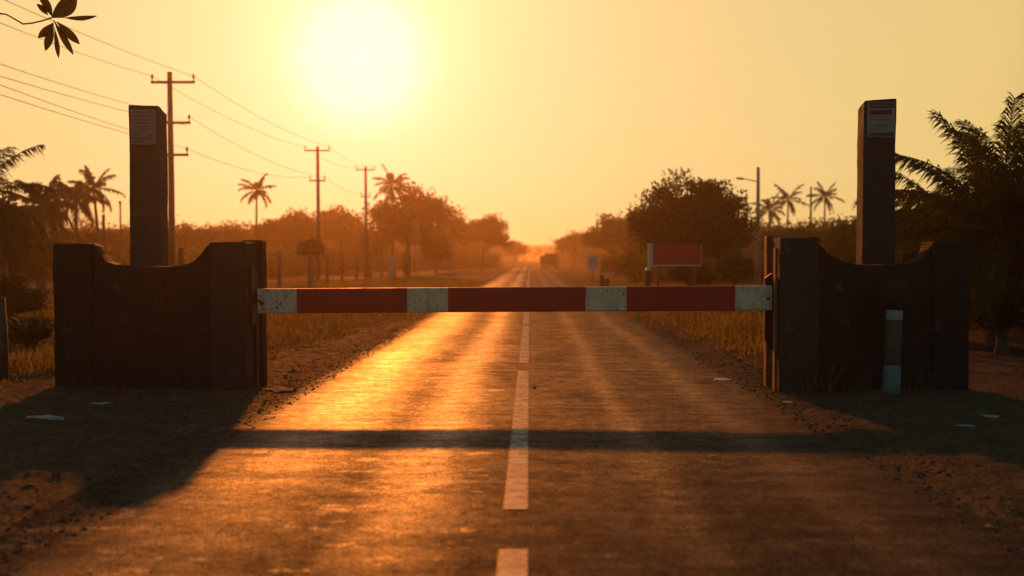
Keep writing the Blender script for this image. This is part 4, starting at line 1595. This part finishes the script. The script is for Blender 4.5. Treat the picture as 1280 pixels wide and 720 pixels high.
# dark stake at the left edge
Y = 12.6
b = Vector((PX(2, Y), Y, 0)); b.z = gz(b.x, Y)
m = MB(); m.tube([(0, 0, -0.1), (0.01, 0, 0.5), (-0.01, 0, PZ(372, Y, 2) - b.z)], [0.06, 0.055, 0.045], 8)
o = m.build('wooden_stake', 'pole_wood', None, True); o.location = b
tag(o, 'short dark wooden stake at the left edge beside the grass', 'stake')

# ------------------------------------------------------------------ haze
m = MB()
m.box(-1450, 1450, -260, 1550, -1.4, 13.5)
t = NT('haze_air')
t.t.nodes.clear()
t.out = t.n('ShaderNodeOutputMaterial')
pv = t.n('ShaderNodeVolumePrincipled')
pv.inputs['Color'].default_value = (0.96, 0.76, 0.50, 1)
pv.inputs['Density'].default_value = 0.0008
pv.inputs['Anisotropy'].default_value = 0.84
t.l(pv.outputs[0], t.out.inputs['Volume'])
tag(m.build('haze', 'haze_air'), kind='stuff')

# ------------------------------------------------------------------ light
sun_dir = ray(450, -70)
glow_dir = ray(450, 72)
sl_ = bpy.data.lights.new('sun', 'SUN')
sl_.energy = 4.7
sl_.angle = R(1.3)
sl_.color = (1.0, 0.25, 0.028)
so = bpy.data.objects.new('sun', sl_)
COL.objects.link(so)
so.rotation_euler = sun_dir.to_track_quat('Z', 'Y').to_euler()
so.location = (0, 0, 30)

W = bpy.data.worlds.new("World")
S.world = W
W.use_nodes = True
nt = W.node_tree
nt.nodes.clear()
wo = nt.nodes.new('ShaderNodeOutputWorld')
sky = nt.nodes.new('ShaderNodeTexSky')
sky.sky_type = 'NISHITA'
sky.sun_disc = False
sky.sun_elevation = math.asin(sun_dir.z)
sky.sun_rotation = math.atan2(sun_dir.x, sun_dir.y)
sky.air_density = 1.0
sky.dust_density = 4.0
sky.ozone_density = 1.0
tc = nt.nodes.new('ShaderNodeTexCoord')
dot = nt.nodes.new('ShaderNodeVectorMath'); dot.operation = 'DOT_PRODUCT'
dot.inputs[1].default_value = glow_dir
nt.links.new(tc.outputs['Generated'], dot.inputs[0])
ac = nt.nodes.new('ShaderNodeMath'); ac.operation = 'ARCCOSINE'
nt.links.new(dot.outputs['Value'], ac.inputs[0])
dv = nt.nodes.new('ShaderNodeMath'); dv.operation = 'DIVIDE'
dv.inputs[1].default_value = math.pi
nt.links.new(ac.outputs[0], dv.inputs[0])


def wramp(stops, interp='B_SPLINE'):
    r = nt.nodes.new('ShaderNodeValToRGB')
    r.color_ramp.interpolation = interp
    e = r.color_ramp.elements
    while len(e) < len(stops):
        e.new(0.5)
    for i, (d, c) in enumerate(stops):
        e[i].position = d / 180.0
        e[i].color = (*c, 1)
    nt.links.new(dv.outputs[0], r.inputs[0])
    return r


# sun glare in dusty air round the sun, fading to a dim cool sky behind the camera
glow = wramp([(0, (0.66, 0.72, 0.74)), (2.6, (0.65, 0.71, 0.68)), (4.6, (0.56, 0.57, 0.38)), (8, (0.54, 0.51, 0.29)), (16, (0.60, 0.52, 0.235)), (25, (0.66, 0.55, 0.225)), (34, (0.73, 0.55, 0.20)), (44, (0.32, 0.24, 0.12)), (65, (0.12, 0.15, 0.13)), (95, (0.11, 0.165, 0.155)), (180, (0.11, 0.165, 0.155))], 'LINEAR')
sz = nt.nodes.new('ShaderNodeSeparateXYZ')
nt.links.new(tc.outputs['Generated'], sz.inputs[0])
zr = nt.nodes.new('ShaderNodeMapRange')
zr.interpolation_type = 'SMOOTHSTEP'
zr.inputs['From Min'].default_value = 0.30
zr.inputs['From Max'].default_value = 0.52
zr.inputs['To Min'].default_value = 1.0
zr.inputs['To Max'].default_value = 0.0
nt.links.new(sz.outputs['Z'], zr.inputs['Value'])
b1 = nt.nodes.new('ShaderNodeBackground')
zm = nt.nodes.new('ShaderNodeMix'); zm.data_type = 'RGBA'
nt.links.new(zr.outputs[0], zm.inputs[0])
zm.inputs[6].default_value = (0.065, 0.115, 0.11, 1)
nt.links.new(glow.outputs[0], zm.inputs[7])
b1.inputs['Strength'].default_value = 1.0
nt.links.new(zm.outputs[2], b1.inputs['Color'])
tint = wramp([(0, (1.0, 0.52, 0.26)), (50, (1.0, 0.52, 0.26)), (110, (0.5, 0.62, 0.56)), (180, (0.4, 0.6, 0.56))], 'LINEAR')
mul = nt.nodes.new('ShaderNodeMix'); mul.data_type = 'RGBA'; mul.blend_type = 'MULTIPLY'
mul.inputs[0].default_value = 1
nt.links.new(sky.outputs[0], mul.inputs[6])
nt.links.new(tint.outputs[0], mul.inputs[7])
b2 = nt.nodes.new('ShaderNodeBackground')
b2.inputs['Strength'].default_value = 0.01
nt.links.new(mul.outputs[2], b2.inputs['Color'])
ad = nt.nodes.new('ShaderNodeAddShader')
nt.links.new(b1.outputs[0], ad.inputs[0])
nt.links.new(b2.outputs[0], ad.inputs[1])
nt.links.new(ad.outputs[0], wo.inputs['Surface'])

S.view_settings.view_transform = 'Standard'
S.view_settings.look = 'None'
S.view_settings.exposure = 0
S.view_settings.gamma = 1
S.view_settings.use_curve_mapping = False
S.render.engine = 'CYCLES'
S.cycles.use_denoising = True
S.cycles.volume_bounces = 1
S.cycles.max_bounces = 6
S.cycles.sample_clamp_indirect = 6
